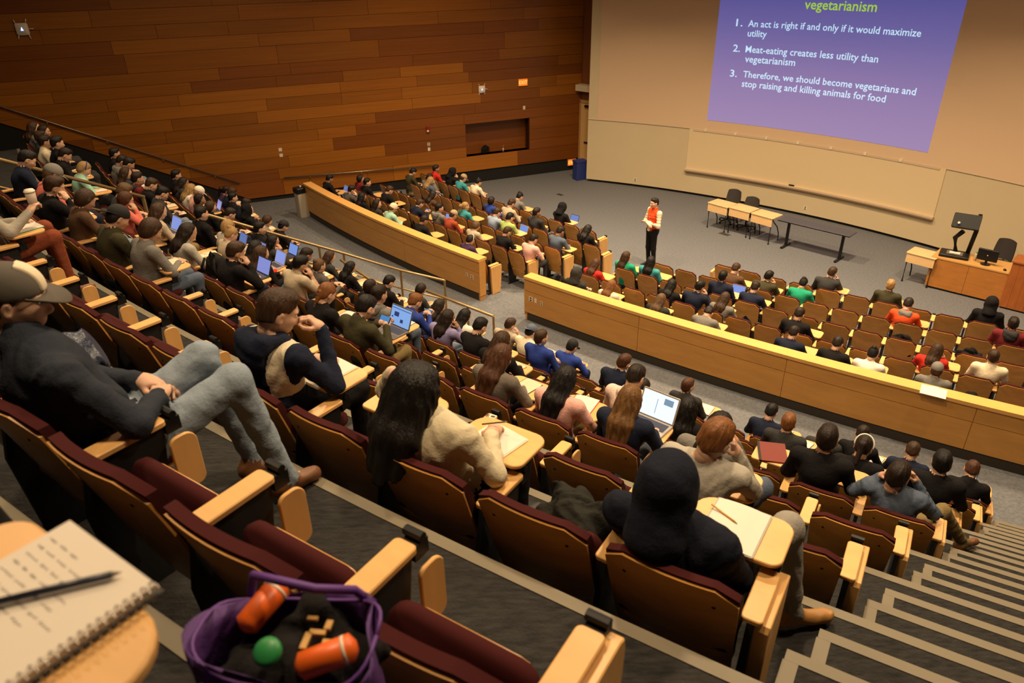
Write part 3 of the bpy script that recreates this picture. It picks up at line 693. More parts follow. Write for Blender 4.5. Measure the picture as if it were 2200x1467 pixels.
_cache = {}
def head_geo(h):
    if ('h', h) not in _cache:
        V, Q, m = sdf_mesh(head_prims(), h, .02); ev, ef, em = eyeballs()
        _cache[('h', h)] = (np.concatenate([V, ev]), np.concatenate([Q, ef + len(V)]), np.concatenate([m, em]))
    return _cache[('h', h)]
def hand_geo(side, curl, h):
    key = (side, str(curl), h)
    if key not in _cache: _cache[key] = sdf_mesh(hand_prims(side, curl), h, .015)
    return _cache[key]
def frame(y, up):
    y = np.array(y, float); y /= np.linalg.norm(y); up = np.array(up, float); x = np.cross(y, up); x /= np.linalg.norm(x); z = np.cross(x, y); return np.stack([x, y, z], 1)
DEF = dict(hip=(0, -.165, .485), waist=(0, -.20, .66), chest=(0, -.225, .85), neck=(0, -.225, 1.02), head=(0, -.175, 1.155), hrot=(12, 0, 0), shr=(.185, -.225, .965), shl=(-.185, -.225, .965),
           elr=(.27, -.16, .72), wrr=(.16, .06, .745), ell_=(-.26, -.14, .70), wrl=(-.05, .09, .735), hdr=None, hdl=None, kr=(.11, .265, .50), kl=(-.11, .265, .50), ar=(.115, .24, .09), al=(-.115, .24, .09), tr=(.13, .40, .035), tl=(-.13, .40, .035),
           curl=.4, curlr=None, curll=None, upr=(0, 0, 1), upl=(0, 0, 1), bulk=1.0)
def build_body(name, pose, h=.022, hh=.012, hhand=.0075, sleeves=1.0, extra=None, noise=None, shorts=False, recolor=None):
    J = dict(DEF); J.update(pose); A = {k: (np.array(v, float) if isinstance(v, tuple) and len(v) == 3 and k not in ('hrot',) else v) for k, v in J.items()}
    b = J['bulk']; P = []
    P += [ell(A['hip'], (.175 * b, .135, .115), PANTS, .06), cap(A['hip'] + (0, 0, .05), A['waist'], .135 * b, .130 * b, TOP, .06), cap(A['waist'], A['chest'], .130 * b, .142 * b, TOP, .07)]
    sh_dir = A['shr'] - A['shl']; sh_dir /= np.linalg.norm(sh_dir)
    P += [ell(A['chest'] + (0, 0, .02), (.178 * b, .118 * b, .155), TOP, .06, R=np.stack([sh_dir, np.cross((0, 0, 1), sh_dir), (0, 0, 1)], 1)), cap(A['shr'], A['shl'], .066 * b, .066 * b, TOP, .06)]
    P += [cap((A['shr'] + A['shl']) / 2 + (0, 0, .01), A['neck'], .075, .058, TOP, .04), cap(A['neck'] - (0, 0, .01), A['head'] + Rh(J['hrot']) @ np.array((0, -.03, -.08)), .054, .054, SKIN, .03)]
    P += [cap(A['neck'] + (0, -.012, -.015), A['neck'] + (0, .004, .022), .070, .060, TOP, .02)]
    for s in 'rl':
        sh, el, wr = A['sh' + s], A['ell_' if s == 'l' else 'elr'], A['wr' + s]
        if sleeves >= .5: cut = wr + (el - wr) * .03; P += [cap(sh, el, .062 * b, .048 * b, TOP, .035), cap(el, cut, .050 * b, .036, TOP, .03), cap(cut, wr, .029, .026, SKIN, .006)]
        else: mid = sh + (el - sh) * .62; P += [cap(sh, mid, .064 * b, .056 * b, TOP, .035), cap(mid, el, .046, .042, SKIN, .01), cap(el, wr, .043, .027, SKIN, .03)]
        kn, an, to = A['k' + s], A['a' + s], A['t' + s]; sg = 1 if s == 'r' else -1
        hj = A['hip'] + (sg * .09, .03, .0)
        P += [cap(hj, kn, .088, .064, PANTS, .05), cap(kn, an, .062, .046, PANTS, .03)]
        hl = an + (an - to) * np.array((.28, .28, 0)); hl[2] = to[2] + .01
        P += [cap(an - (0, 0, .0), hl + (0, 0, .015), .043, .038, SHOE, .02), cap(hl + (0, 0, .01), to, .040, .034, SHOE, .03)]
    if extra: P += extra(A)
    V, Q, m = sdf_mesh(P, h, .03, noise=noise)
    allV, allQ, allM = [V], [Q], [m]; n = len(V)
    hv, hq, hm = head_geo(hh); R = Rh(J['hrot']); allV.append(hv @ R.T + A['head']); allQ.append(hq + n); allM.append(hm); n += len(hv)
    for s, sg in (('r', 1), ('l', -1)):
        el, wr = A['ell_' if s == 'l' else 'elr'], A['wr' + s]; d = A['hd' + s] if A['hd' + s] is not None else wr - el
        F = frame(d, A['up' + s]); cv, cq, cm = hand_geo(sg, J['curl' + s] if J['curl' + s] is not None else J['curl'], hhand)
        allV.append(cv @ F.T + wr); allQ.append(cq + n); allM.append(cm); n += len(cv)
    V = np.concatenate(allV); Q = np.concatenate(allQ); M = np.concatenate(allM)
    me = bpy.data.meshes.new(name); me.from_pydata(V.tolist(), [], Q.tolist()); me.update(); sm(me)
    for i in range(7): me.materials.append(SLOT0)
    if recolor is not None:
        ctr = V[Q].mean(1); M = recolor(ctr, M)
    me.polygons.foreach_set('material_index', M.astype(np.int32)); me.update()
    hm4 = Matrix([list(R[0]) + [A['head'][0]], list(R[1]) + [A['head'][1]], list(R[2]) + [A['head'][2]], [0, 0, 0, 1]])
    return me, hm4, A
def Rh(t): return Rxyz(*t)
SLOT0 = mat('cloth_default', (.2, .2, .2), .9)

# ------------------------------------------------------------------ hair and headwear in head space
def strand_noise(amp, fy=1.0, fx=70):
    def f(X):
        x, y, z = X[..., 0], X[..., 1], X[..., 2]; th = np.arctan2(x, -y)
        return amp * (np.sin(th * 17 + 9 * z + 1.3 * np.sin(z * 31)) * .6 + np.sin(th * 31 + 1 - 17 * z) * .4 + .5 * np.sin(x * fx + 2.1) * np.sin(y * fx * .8) * np.sin(z * fx * .7 + .4))
    return f
def hair_cap(rx=.086, ry=.108, rz=.098, cy=-.016, cz=.034): return [ell((0, cy, cz), (rx, ry, rz), 0, .03)]
def face_cut(low=-.03, front=.052, side=.0, brow=.062):
    """removes hair from the face, below the hairline"""
    def f(X):
        x, y, z = X[..., 0], X[..., 1], X[..., 2]
        a = np.minimum(y - front - (z - brow) * .9, 1.0)                         # front hairline plane
        bnd = low - z + np.clip((y + .06) * 1.05, -.02, .16)                     # hair rises from nape to temple
        return np.maximum(a - .012, bnd) 
    return f
def mk_hair(style, h):
    key = ('hair', style, h)
    if key in _cache: return _cache[key]
    cut = None; noise = strand_noise(.0022); P = hair_cap()
    if style == 'short':
        P = hair_cap(.0835, .1055, .099) + [ell((0, -.050, -.028), (.074, .058, .066), 0, .03), ell((0, .03, .098), (.055, .05, .028), 0, .03)]; noise = strand_noise(.0028, fx=95)
        def cut(X):
            x, y, z = np.abs(X[..., 0]), X[..., 1], X[..., 2]; ear = 1 - np.sqrt(((x - .085) / .045) ** 2 + ((y - .010) / .042) ** 2 + ((z + .028) / .058) ** 2)
            return np.maximum(np.maximum(face_cut(-.078)(X), ear * .04), (x - .062) * .5 - (z + .045))
    elif style == 'med':
        P += [ell((0, -.045, -.02), (.088, .078, .10), 0, .04), cap((.074, .012, .0), (.070, .02, -.085), .024, .020, 0, .03), cap((-.074, .012, .0), (-.070, .02, -.085), .024, .020, 0, .03)]
        cut = lambda X: np.maximum(X[..., 1] - .055 - (X[..., 2] - .058) * .5, -.125 - X[..., 2])
    elif style in ('long', 'vlong', 'hbpony0'):
        L = -.27 if style == 'long' else -.40
        P += [ell((0, -.05, -.03), (.092, .076, .12), 0, .04), cap((0, -.075, -.05), (0, -.135, -.18), .072, .066, 0, .05), cap((0, -.135, -.18), (0, -.175, L), .064, .045, 0, .05)]
        for sg in (-1, 1):
            P += [cap((sg * .05, -.055, -.06), (sg * .062, -.125, -.18), .050, .046, 0, .04), cap((sg * .062, -.125, -.18), (sg * .070, -.165, L + .03), .044, .026, 0, .04), cap((sg * .074, .0, .01), (sg * .080, -.01, -.13), .026, .024, 0, .03), cap((sg * .080, -.01, -.12), (sg * .100, -.05, -.20), .024, .018, 0, .03)]
        cut = lambda X: X[..., 1] - .050 - (X[..., 2] - .060) * .55; noise = strand_noise(.0045)
    elif style in ('bun', 'pony', 'braid', 'hband', 'hbpony'):
        cut = face_cut(-.085, .05); nape = [ell((0, -.046, -.026), (.076, .060, .066), 0, .03)]
        if style == 'bun': P = hair_cap(.082, .104, .095) + [ell((0, -.085, .095), (.042, .04, .036), 0, .02)]
        elif style in ('pony', 'hbpony'): P = hair_cap(.083, .105, .095) + [cap((0, -.105, .04), (0, -.15, .01), .026, .036, 0, .02), cap((0, -.15, .01), (0, -.145, -.20), .040, .020, 0, .03)]
        elif style == 'braid': P = hair_cap(.083, .105, .095) + [ell((.01, -.11 + .008 * i, -.01 - .035 * i), (.028 - .002 * i, .024, .024), 0, .012) for i in range(7)]
        else: P += [ell((0, -.05, -.02), (.084, .07, .09), 0, .04)]
        P = P + nape; base = cut
        if style != 'bun': cut = lambda X: np.where(X[..., 1] < -.085, -1.0, base(X))
        else: cut = lambda X: np.where((X[..., 1] < -.02) & (X[..., 2] > .04), -1.0, base(X))
    elif style == 'under': P = hair_cap(.082, .104, .080, -.016, .02) + [ell((0, -.048, -.030), (.078, .060, .070), 0, .03)]; cut = lambda X: np.maximum(face_cut(-.095)(X), X[..., 2] - .045)
    elif style == 'beanie':
        P = [ell((0, -.014, .045), (.090, .112, .102), 0, .03), ell((0, -.010, .012), (.092, .114, .03), 0, .02)]; cut = lambda X: .0 - X[..., 2] + np.clip((X[..., 1]) * .35, -.05, .05); noise = strand_noise(.002)
    elif style == 'hoodup':
        P = [ell((0, -.022, .032), (.108, .132, .122), 0, .04), cap((0, -.04, -.05), (0, -.07, -.16), .105, .115, 0, .06), ell((0, -.105, .055), (.06, .06, .06), 0, .06)]
        cut = lambda X: np.maximum(X[..., 1] - .062 + .25 * np.abs(X[..., 2] + .02), -.20 - X[..., 2]); noise = lambda X: .003 * np.sin(X[..., 2] * 60 + X[..., 0] * 25) * np.sin(X[..., 1] * 40)
    elif style == 'hooddown':
        P = [cap((.085, .0, -.135), (.072, -.115, -.115), .030, .042, 0, .03), cap((-.085, .0, -.135), (-.072, -.115, -.115), .030, .042, 0, .03), cap((.07, -.12, -.115), (-.07, -.12, -.115), .044, .044, 0, .03), ell((0, -.150, -.185), (.10, .045, .085), 0, .05), cap((.05, .06, -.17), (.085, .0, -.14), .018, .028, 0, .03), cap((-.05, .06, -.17), (-.085, .0, -.14), .018, .028, 0, .03)]
        noise = lambda X: .003 * np.sin(X[..., 2] * 70 + X[..., 0] * 30)
    if cut is not None and style in ('short', 'med', 'long', 'vlong', 'bun', 'pony', 'braid', 'hband', 'hbpony', 'under', 'hbpony0'):
        pass
    V, Q, m = sdf_mesh(P, h, .02, cut=cut, noise=noise)
    me = bpy.data.meshes.new(style + '_hair'); me.from_pydata(V.tolist(), [], Q.tolist()); me.update(); sm(me); _cache[key] = me
    return me
def mk_cap(back=False):
    key = ('capm', back)
    if key in _cache: return _cache[key]
    V, Q, m = sdf_mesh([ell((0, -.014, .040), (.088, .110, .096), 0, .02)], .009, .02, cut=lambda X: .022 - X[..., 2] + X[..., 1] * .12)
    cr = bpy.data.meshes.new('crown'); cr.from_pydata(V.tolist(), [], Q.tolist()); cr.update(); sm(cr)
    v = []; f = []; sg = -1 if back else 1; n = 12
    for (z, o) in ((.034, 0), (.028, 0)):
        for i in range(n + 1):
            a = math.pi * i / n; x = .082 * math.cos(a); v.append((x, sg * (.048 + .045 * math.sin(a)), z)); v.append((x * 1.0, sg * (.05 + .125 * math.sin(a) ** .6), z - .022 * math.sin(a) + .012 * (abs(math.cos(a)) - .5)))
    m_ = 2 * (n + 1)
    for i in range(n): f += [(2 * i, 2 * i + 1, 2 * i + 3, 2 * i + 2), (m_ + 2 * i, m_ + 2 * i + 2, m_ + 2 * i + 3, m_ + 2 * i + 1), (2 * i + 1, m_ + 2 * i + 1, m_ + 2 * i + 3, 2 * i + 3)]
    br = mesh('brim', v, f, True); _cache[key] = (cr, br); return _cache[key]
def mk_band():
    if 'band' not in _cache:
        pts = [(.090 * math.cos(a), -.006 - .02 * math.sin(a), .030 + .104 * math.sin(a)) for a in np.linspace(-.25, math.pi + .25, 22)]
        _cache['band'] = MB().tube(pts, .009, 6).me('headband', True)
    return _cache['band']

# ------------------------------------------------------------------ colours
CLOTH = dict(black=(.010, .009, .010), navy=(.013, .017, .036), charcoal=(.035, .034, .034), grey=(.17, .16, .145), lgrey=(.36, .33, .28), cream=(.70, .60, .43), white=(.78, .72, .62), olive=(.045, .040, .020), brown=(.085, .045, .024), maroon=(.15, .018, .022), red=(.52, .028, .018), orange=(.68, .075, .018),
             coral=(.62, .16, .12), pink=(.70, .38, .33), lpink=(.72, .52, .45), mint=(.32, .56, .45), teal=(.045, .26, .29), green=(.015, .27, .15), lime=(.30, .40, .12), hoodnavy=(.008, .010, .019), slate=(.026, .031, .044), pjeans=(.235, .285, .345), jacket=(.56, .49, .34), capgrey=(.085, .072, .058), blue=(.025, .05, .26), pblue=(.26, .32, .44), denim=(.085, .11, .16), lilac=(.24, .21, .38), plum=(.055, .028, .07), beige=(.42, .34, .24), rust=(.30, .055, .025), stripe=(.14, .12, .10), plaid=(.09, .08, .075), tan=(.36, .26, .15), jeans=(.17, .22, .29), khaki=(.20, .145, .06), sweat=(.27, .25, .22), cinnamon=(.22, .055, .025))
HAIRC = dict(black=(.0065, .005, .0045), dark=(.015, .008, .005), brown=(.040, .019, .009), lbrown=(.095, .052, .024), blond=(.30, .18, .07), dblond=(.13, .062, .020), auburn=(.062, .023, .010), ginger=(.165, .062, .018))
HWORD = dict(black='black', dark='dark brown', brown='brown', lbrown='light brown', blond='blond', dblond='honey blond', auburn='auburn', ginger='ginger')
CWORD = dict(lgrey='light grey', lpink='pale pink', pblue='pale blue', stripe='thin-striped', plaid='dark plaid', denim='slate blue', lime='light green', sweat='grey', rust='rust red')
def cloth(c): return mat('cloth_' + c, CLOTH[c], .9, spec=.15, bump=((22, 22, 22), .35, .02))
def hairm(c): return mat('hair_' + c, HAIRC[c], .48, spec=.28, noise=((40, 40, 6), .45, 3.0), bump=((130, 130, 14), .6, .01))
SKINS = [mat('skin_a', (.58, .345, .235), .55), mat('skin_b', (.50, .28, .18), .55), mat('skin_c', (.33, .17, .10), .55)]
M_EYE = mat('eye_white', (.75, .7, .65), .3); M_IRIS = mat('eye_iris', (.03, .02, .015), .2)
M_SHOES = [mat('shoe_dark', (.02, .018, .016), .6), mat('shoe_brown', (.16, .065, .025), .55), mat('shoe_tan', (.40, .19, .05), .5)]
def person(me, hm4, o, fw, z, label, group, top, pants, hair, hcol, skin, shoe=0, dx=0, dy=0, scale=1.0, hres=.010, alt=None, name='person', dz=0.0, hood=None):
    rz = math.atan2(fw[1], fw[0]) - math.pi / 2
    body = link(name, me, [cloth(top), SKINS[skin], cloth(pants), M_SHOES[shoe], M_EYE, M_IRIS, cloth(alt or top)])
    body.matrix_world = Matrix.Translation((o[0], o[1], z)) @ Matrix.Rotation(rz, 4, 'Z') @ Matrix.Translation((dx, dy + .035, dz)) @ Matrix.Diagonal((scale, scale, scale, 1))
    tag(body, label, 'person', group)
    st, arg = (hair.split(':') + [None])[:2]
    hat = lambda c: mat('hat_' + c, CLOTH.get(c, (.3, .3, .3)), .85)
    if st in ('cap', 'capb'):
        link('hair', mk_hair('under', hres), hairm(hcol), body, mw=hm4); cr, br = mk_cap(st == 'capb')
        c = link('cap', cr, hat(arg), body, mw=hm4); link('brim', br, hat(arg), c)
    elif st == 'beanie': link('hair', mk_hair('under', hres), hairm(hcol), body, mw=hm4); link('beanie', mk_hair('beanie', hres), hat(arg), body, mw=hm4)
    elif st == 'hoodup': link('hood', mk_hair('hoodup', hres), cloth(top), body, mw=hm4)
    elif st in ('hband', 'hbpony'): link('hair', mk_hair(st, hres), hairm(hcol), body, mw=hm4); link('headband', mk_band(), hat(arg or 'white'), body, mw=hm4)
    elif st in ('long', 'vlong'):
        e = hm4.to_euler('ZXY'); hm = Matrix.Translation(hm4.translation) @ Matrix.Rotation(e.z, 4, 'Z') @ Matrix.Rotation(e.x * .5, 4, 'X')
        link('hair', mk_hair(st, hres), hairm(hcol), body, mw=hm)
    else: link('hair', mk_hair(st, hres), hairm(hcol), body, mw=hm4)
    if hood: link('hood', mk_hair('hooddown', hres), cloth(hood), body, mw=Matrix.Translation(hm4.translation + Vector((0, -.03, 0))))
    return body
# ------------------------------------------------------------------ who sits where: section, row, seat, shift, hair, hair colour, top, pose, item on the desk
PEOPLE = [
('U',4,28,0.14,-0.64,'long','brown','grey','up','-'),
('U',4,26,0.82,-0.71,'short','brown','charcoal','up','-'),
('U',4,25,0.17,-0.54,'short','dark','cream','up','-'),
('M',3,18,0.13,0.18,'short','black','navy','write','n'),
('U',4,24,-0.28,0.15,'short','black','black','up','n'),
('U',4,21,-0.10,-0.04,'hband:blue','blond','mint','write','n'),
('M',3,16,0.11,0.09,'cap:grey','lbrown','coral','write','n'),
('M',3,15,0.15,-0.34,'short','brown','black','chin','n'),
('M',3,14,0.15,0.01,'med','brown','brown','write','-'),
('M',4,17,-0.19,-0.26,'med','auburn','coral','chin','n'),
('U',5,26,0.70,-0.58,'short','dark','grey','write','-'),
('U',5,24,-0.11,-0.41,'long','brown','charcoal','up','-'),
('U',5,25,-0.23,-0.03,'short','black','navy','write','n'),
('M',4,18,0.18,-0.01,'short','lbrown','charcoal','write','n'),
('U',5,22,-0.15,-0.07,'short','brown','black','write','n'),
('U',5,23,0.31,-0.20,'short','dark','maroon','up','-'),
('U',6,27,0.12,-0.13,'short','black','black','up','-'),
('U',6,25,0.01,-0.22,'long','blond','white','write','n'),
('U',6,24,-0.10,-0.07,'cap:white','blond','pink','write','l'),
('M',4,16,0.16,0.31,'long','brown','beige','type','l'),
('U',6,23,-0.17,-0.29,'med','dark','brown','up','-'),
('U',7,28,0.27,-0.27,'pony','dark','plum','chin','n'),
('U',6,22,-0.09,-0.22,'med','brown','black','up','-'),
('M',5,18,0.00,0.20,'short','black','black','up','n'),
('U',7,26,-0.08,-0.21,'short','black','black','up','n'),
('U',7,25,-0.34,-0.09,'short','dark','navy','write','-'),
('M',3,12,0.22,-0.11,'capb:black','black','olive','write','e'),
('M',3,11,0.01,0.01,'med','brown','grey','write','n'),
('M',4,14,0.13,-0.13,'long','dark','lgrey','write','n'),
('M',5,16,-0.28,-0.09,'bun','blond','beige','write','l'),
('M',5,17,0.11,0.17,'med','blond','lgrey','type','l'),
('U',7,24,-0.18,-0.23,'hoodup','black','black','up','n'),
('M',4,12,0.12,-0.28,'short','brown','black','chin','l'),
('M',5,15,0.11,-0.38,'long','black','red','type','l'),
('M',6,19,0.17,0.09,'short','black','black','up','-'),
('U',7,22,0.30,-0.03,'capb:black','black','black','write','n'),
('M',6,18,0.06,-0.28,'long','black','charcoal','chin','l'),
('M',5,14,-0.25,-0.30,'long','brown','black','up','-'),
('M',7,18,-0.21,-0.28,'long','brown','charcoal','write','n'),
('M',6,15,0.02,-0.30,'bun','lbrown','plaid','up','-'),
('M',5,13,0.05,-0.26,'short','black','beige','chin','-'),
('M',4,9,0.04,-0.25,'braid','ginger','black','write','n'),
('M',5,10,-0.03,-0.12,'short','dark','grey','up','n'),
('M',6,13,0.27,-0.19,'med','dark','black','up','-'),
('M',6,11,-0.24,-0.14,'short','ginger','blue','phone','-'),
('M',4,8,0.13,-0.25,'short','black','olive','phone','l'),
('M',7,13,0.32,-0.27,'long','dark','charcoal','write','n'),
('M',6,10,-0.14,-0.33,'long','dark','lilac','chin','n'),
('M',7,12,0.23,-0.10,'long','black','white','write','n'),
('M',6,9,-0.12,-0.23,'short','black','black','write','n'),
('M',8,12,-0.04,-0.08,'short','brown','beige','chin','n'),
('M',5,7,0.04,-0.03,'long','brown','black','write','n'),
('M',4,5,-0.02,-0.30,'vlong','auburn','stripe','write','n'),
('M',8,11,-0.11,-0.14,'capb:denim','black','cream','write','n'),
('M',7,9,-0.12,-0.04,'short','brown','blue','up','-'),
('M',8,10,0.19,-0.06,'cap:black','black','blue','write','n'),
('M',7,7,-0.02,0.18,'short','auburn','navy','chin','-'),
('M',5,4,-0.13,0.01,'short','dark','lpink','write','n'),
('M',8,6,-0.28,-0.14,'short','auburn','charcoal','up','n'),
('M',6,5,0.01,-0.60,'pony','dark','charcoal','up','-'),
('M',5,3,-0.09,-0.18,'long','black','black','up','-'),
('M',4,4,0.04,-0.27,'vlong','black','pink','write','n'),
('M',4,3,0.05,-0.48,'vlong','dblond','navy','type','L'),
('M',4,2,0.14,-0.33,'long','black','grey','chin','n'),
('M',8,4,-0.10,-0.16,'short','black','navy','write','n'),
('M',7,3,-0.02,-0.20,'short','ginger','charcoal','up','n'),
('M',8,3,0.07,-0.13,'bun','brown','charcoal','write','n'),
('M',5,1,-0.07,-0.13,'short','dark','black','up','r'),
('M',8,2,-0.10,0.01,'short','dark','black','write','n'),
('M',6,1,-0.04,-0.06,'hbpony','dark','black','write','n'),
('M',8,1,-0.08,-0.16,'short','brown','navy','write','n'),
('M',6,0,0.06,-0.06,'short','black','black','up','-'),
('M',8,0,-0.00,-0.27,'short','auburn','black','phone','e'),
('L',4,13,-0.24,-0.22,'short','black','black','type','l'),
('L',4,11,0.21,-0.38,'short','dark','plaid','chin','-'),
('L',3,13,0.00,-0.16,'med','dark','maroon','up','-'),
('L',3,12,0.01,-0.24,'short','black','black','up','n'),
('L',4,9,-0.14,-0.21,'long','black','black','up','-'),
('L',4,8,0.12,-0.50,'long','dark','charcoal','up','n'),
('L',3,10,-0.05,-0.12,'short','brown','black','write','n'),
('L',1,14,-0.04,-0.49,'short','black','olive','write','n'),
('L',4,7,0.26,-0.33,'beanie:cream','lbrown','mint','write','n'),
('L',3,7,-0.07,-0.22,'short','brown','navy','phone','n'),
('L',4,4,-0.21,-0.28,'short','dark','black','write','n'),
('L',1,12,-0.11,-0.45,'long','blond','denim','write','-'),
('L',0,12,-0.06,-0.52,'short','dark','red','up','-'),
('L',1,13,0.16,0.14,'med','dark','grey','chin','n'),
('L',2,9,0.03,-0.11,'long','dark','brown','write','-'),
('L',0,10,0.20,-0.37,'cap:tan','brown','teal','write','n'),
('L',0,11,-0.09,0.29,'hoodup','black','black','chin','n'),
('L',0,9,0.17,0.18,'bun','black','cream','write','n'),
('L',2,6,-0.05,-0.17,'pony','blond','teal','up','n'),
('L',3,6,0.27,0.12,'short','black','grey','up','l'),
('L',3,5,0.24,-0.05,'cap:tan','brown','rust','write','n'),
('L',3,3,-0.03,-0.24,'med','lbrown','beige','write','n'),
('L',4,1,-0.02,-0.24,'hband:cream','black','plum','write','n'),
('L',1,7,0.02,0.23,'med','dark','blue','up','-'),
('L',2,4,-0.22,0.16,'short','brown','pblue','write','-'),
('L',2,3,-0.15,-0.01,'short','black','lime','type','l'),
('L',1,6,0.18,0.07,'short','brown','beige','write','n'),
('L',0,5,-0.21,0.01,'bun','black','grey','write','n'),
('L',3,1,-0.12,0.00,'short','brown','black','write','n'),
('L',0,2,-0.25,0.09,'hoodup','black','black','type','l'),
('L',1,4,0.13,-0.01,'short','dark','charcoal','up','n'),
('L',2,0,-0.16,0.07,'short','dark','denim','write','n'),
('L',3,0,0.16,0.23,'short','dark','pink','write','n'),
('L',1,1,0.25,-0.01,'long','black','black','write','n'),
('R',3,0,-0.04,-0.31,'long','auburn','red','write','n'),
('R',2,0,-0.08,-0.27,'long','brown','green','up','n'),
('R',2,1,-0.06,-0.16,'long','black','teal','up','n'),
('R',4,1,-0.06,-0.34,'hoodup','black','charcoal','up','-'),
('R',4,2,0.15,-0.31,'long','ginger','cream','write','n'),
('R',3,3,0.12,-0.31,'long','black','black','write','n'),
('R',4,4,0.23,-0.16,'long','lbrown','charcoal','write','n'),
('R',3,4,0.08,-0.02,'short','black','navy','chin','-'),
('R',3,5,0.14,-0.11,'long','brown','grey','write','n'),
('R',2,4,-0.12,0.04,'short','black','navy','up','l'),
('R',1,3,-0.21,-0.13,'short','brown','brown','write','n'),
('R',2,5,0.00,-0.13,'short','dark','navy','write','n'),
('R',1,4,-0.01,-0.14,'short','black','olive','chin','n'),
('R',4,6,-0.04,-0.62,'short','dark','grey','bow','n'),
('R',0,4,-0.24,0.17,'short','brown','charcoal','chin','n'),
('R',1,5,0.25,0.14,'bun','black','green','write','n'),
('R',0,6,-0.05,0.14,'short','blond','olive','up','n'),
('R',1,9,-0.21,-0.03,'short','dark','orange','write','n'),
('R',0,9,0.03,0.12,'hoodup','black','black','up','-'),
('R',1,12,-0.10,0.08,'short','dark','maroon','up','-'),
('R',3,8,-0.23,-0.30,'short','dark','black','write','n'),
('R',4,9,-0.13,-0.18,'short','dark','navy','write','n'),
('R',4,10,0.03,-0.14,'short','dark','black','write','n'),
('R',4,11,0.03,-0.30,'bun','black','white','write','n'),
('R',3,12,-0.17,-0.25,'long','brown','red','chin','n'),
('R',4,13,-0.16,-0.28,'cap:grey','brown','grey','up','-'),
('R',3,13,0.14,-0.10,'short','brown','cream','up','-')
]
# ------------------------------------------------------------------ small things
def open_notebook(M, label, group=None, w=.20, h=.25, cover='charcoal', cream=False, closed=False, holes=False):
    root = empty('notebook'); root.matrix_world = M; tag(root, label, 'notebook', group)
    if ('nb', w, h) not in _cache:
        c = MB().prism(rrect(-w / 2 - .006, w / 2 + .006, -h / 2 - .005, h / 2 + .005, .008, 2), 0, .004).me('cover')
        pg = MB(); n = 6
        v = [(-w / 2 + w * i / n, y, .004 + .007 * math.sin(math.pi * min(1, i / n * 1.15)) ** .7 + (.002 if i else 0)) for y in (-h / 2, h / 2) for i in range(n + 1)]; v += [(-w / 2 + w * i / n, y, .004) for y in (-h / 2, h / 2) for i in range(n + 1)]
        f = []; m = n + 1
        for i in range(n): f += [(i, i + 1, m + i + 1, m + i), (i, 2 * m + i, 2 * m + i + 1, i + 1), (m + i, m + i + 1, 3 * m + i + 1, 3 * m + i)]
        f += [(0, m, 3 * m, 2 * m), (n, 2 * m + n, 3 * m + n, m + n)]
        _cache[('nb', w, h)] = (c, mesh('pages', v, f, False))
    c, pg = _cache[('nb', w, h)]
    link('cover', c, mat('cover_' + cover, CLOTH.get(cover, (.1, .1, .1)), .6), root); link('pages', pg, M_PAPERC if cream else M_PAPER, root)
    return root
def pen(M, label, color='black', r=.004, L=.14):
    o = empty('pen'); o.matrix_world = M; tag(o, label, 'pen')
    link('barrel', MB().tube([(-L / 2, 0, r), (L / 2 - .012, 0, r)], r, 8).me('barrel', True), mat('pen_' + color, CLOTH.get(color, (.5, .3, .05)), .35), o)
    link('tip', MB().tube([(L / 2 - .012, 0, r), (L / 2, 0, r)], [r * .9, r * .2], 8).me('tip', True), mat('pen_tip', (.3, .25, .2), .4), o)
    return o
def scr_mat(name, col_, strength): return mat('display_' + name, (.02, .02, .03), .25, emit=(col_, strength))
def laptop(M, label, body='silver', disp=((.45, .62, 1.0), 1.6), ang=112, w=.30, d=.21, group=None, page=False, name='d', pcol=(.03, .06, .25)):
    root = empty('laptop'); root.matrix_world = M; tag(root, label, 'laptop', group)
    bm_ = mat('laptop_' + body, dict(silver=(.42, .38, .33), dark=(.02, .02, .024), grey=(.15, .14, .135))[body], .4, metal=.4 if body != 'dark' else 0)
    if ('lt', w, d) not in _cache:
        L = Matrix.Rotation(math.radians(ang - 90), 4, 'X')
        LM = Matrix.Translation((0, d / 2 - .004, .014)) @ Matrix.Rotation(math.radians(-(ang - 90)), 4, 'X')
        _cache[('lt', w, d)] = (auto_smooth(MB().prism(rrect(-w / 2, w / 2, -d / 2, d / 2, .012, 3), 0, .015, None, .003).me('base')), MB().box(-w * .43, w * .43, -d * .08, d * .38, .015, .0165).me('keyboard'), MB().box(-w * .15, w * .15, -d * .42, -d * .13, .015, .016).me('trackpad'),
            auto_smooth(MB().prism(rrect(-w / 2, w / 2, 0, d * .98, .012, 3), -.004, .004, LM @ Matrix(((1, 0, 0, 0), (0, 0, 1, 0), (0, 1, 0, 0), (0, 0, 0, 1))), .002).me('lid')), MB().box(-w * .46, w * .46, -.0055, -.0045, d * .05, d * .92, LM).me('display'), LM)
    b, kb, tp, ld, ds, LM = _cache[('lt', w, d)]
    bs = link('base', b, bm_, root); link('keyboard', kb, mat('laptop_keys', (.03, .03, .05), .5), bs); link('trackpad', tp, mat('laptop_pad', (.25, .23, .2), .4), bs)
    lid = link('lid', ld, bm_, root); dsp = link('display', ds, scr_mat(name, *disp), lid)
    if page:
        q = MB()
        for (x0, x1, z0, z1) in page: q.box(x0 * w, x1 * w, -.0062, -.0056, z0 * d, z1 * d, LM)
        link('page_content', q.me('content'), scr_mat('content_%d' % int(pcol[0] * 100), pcol, 1.0), lid)
    return root
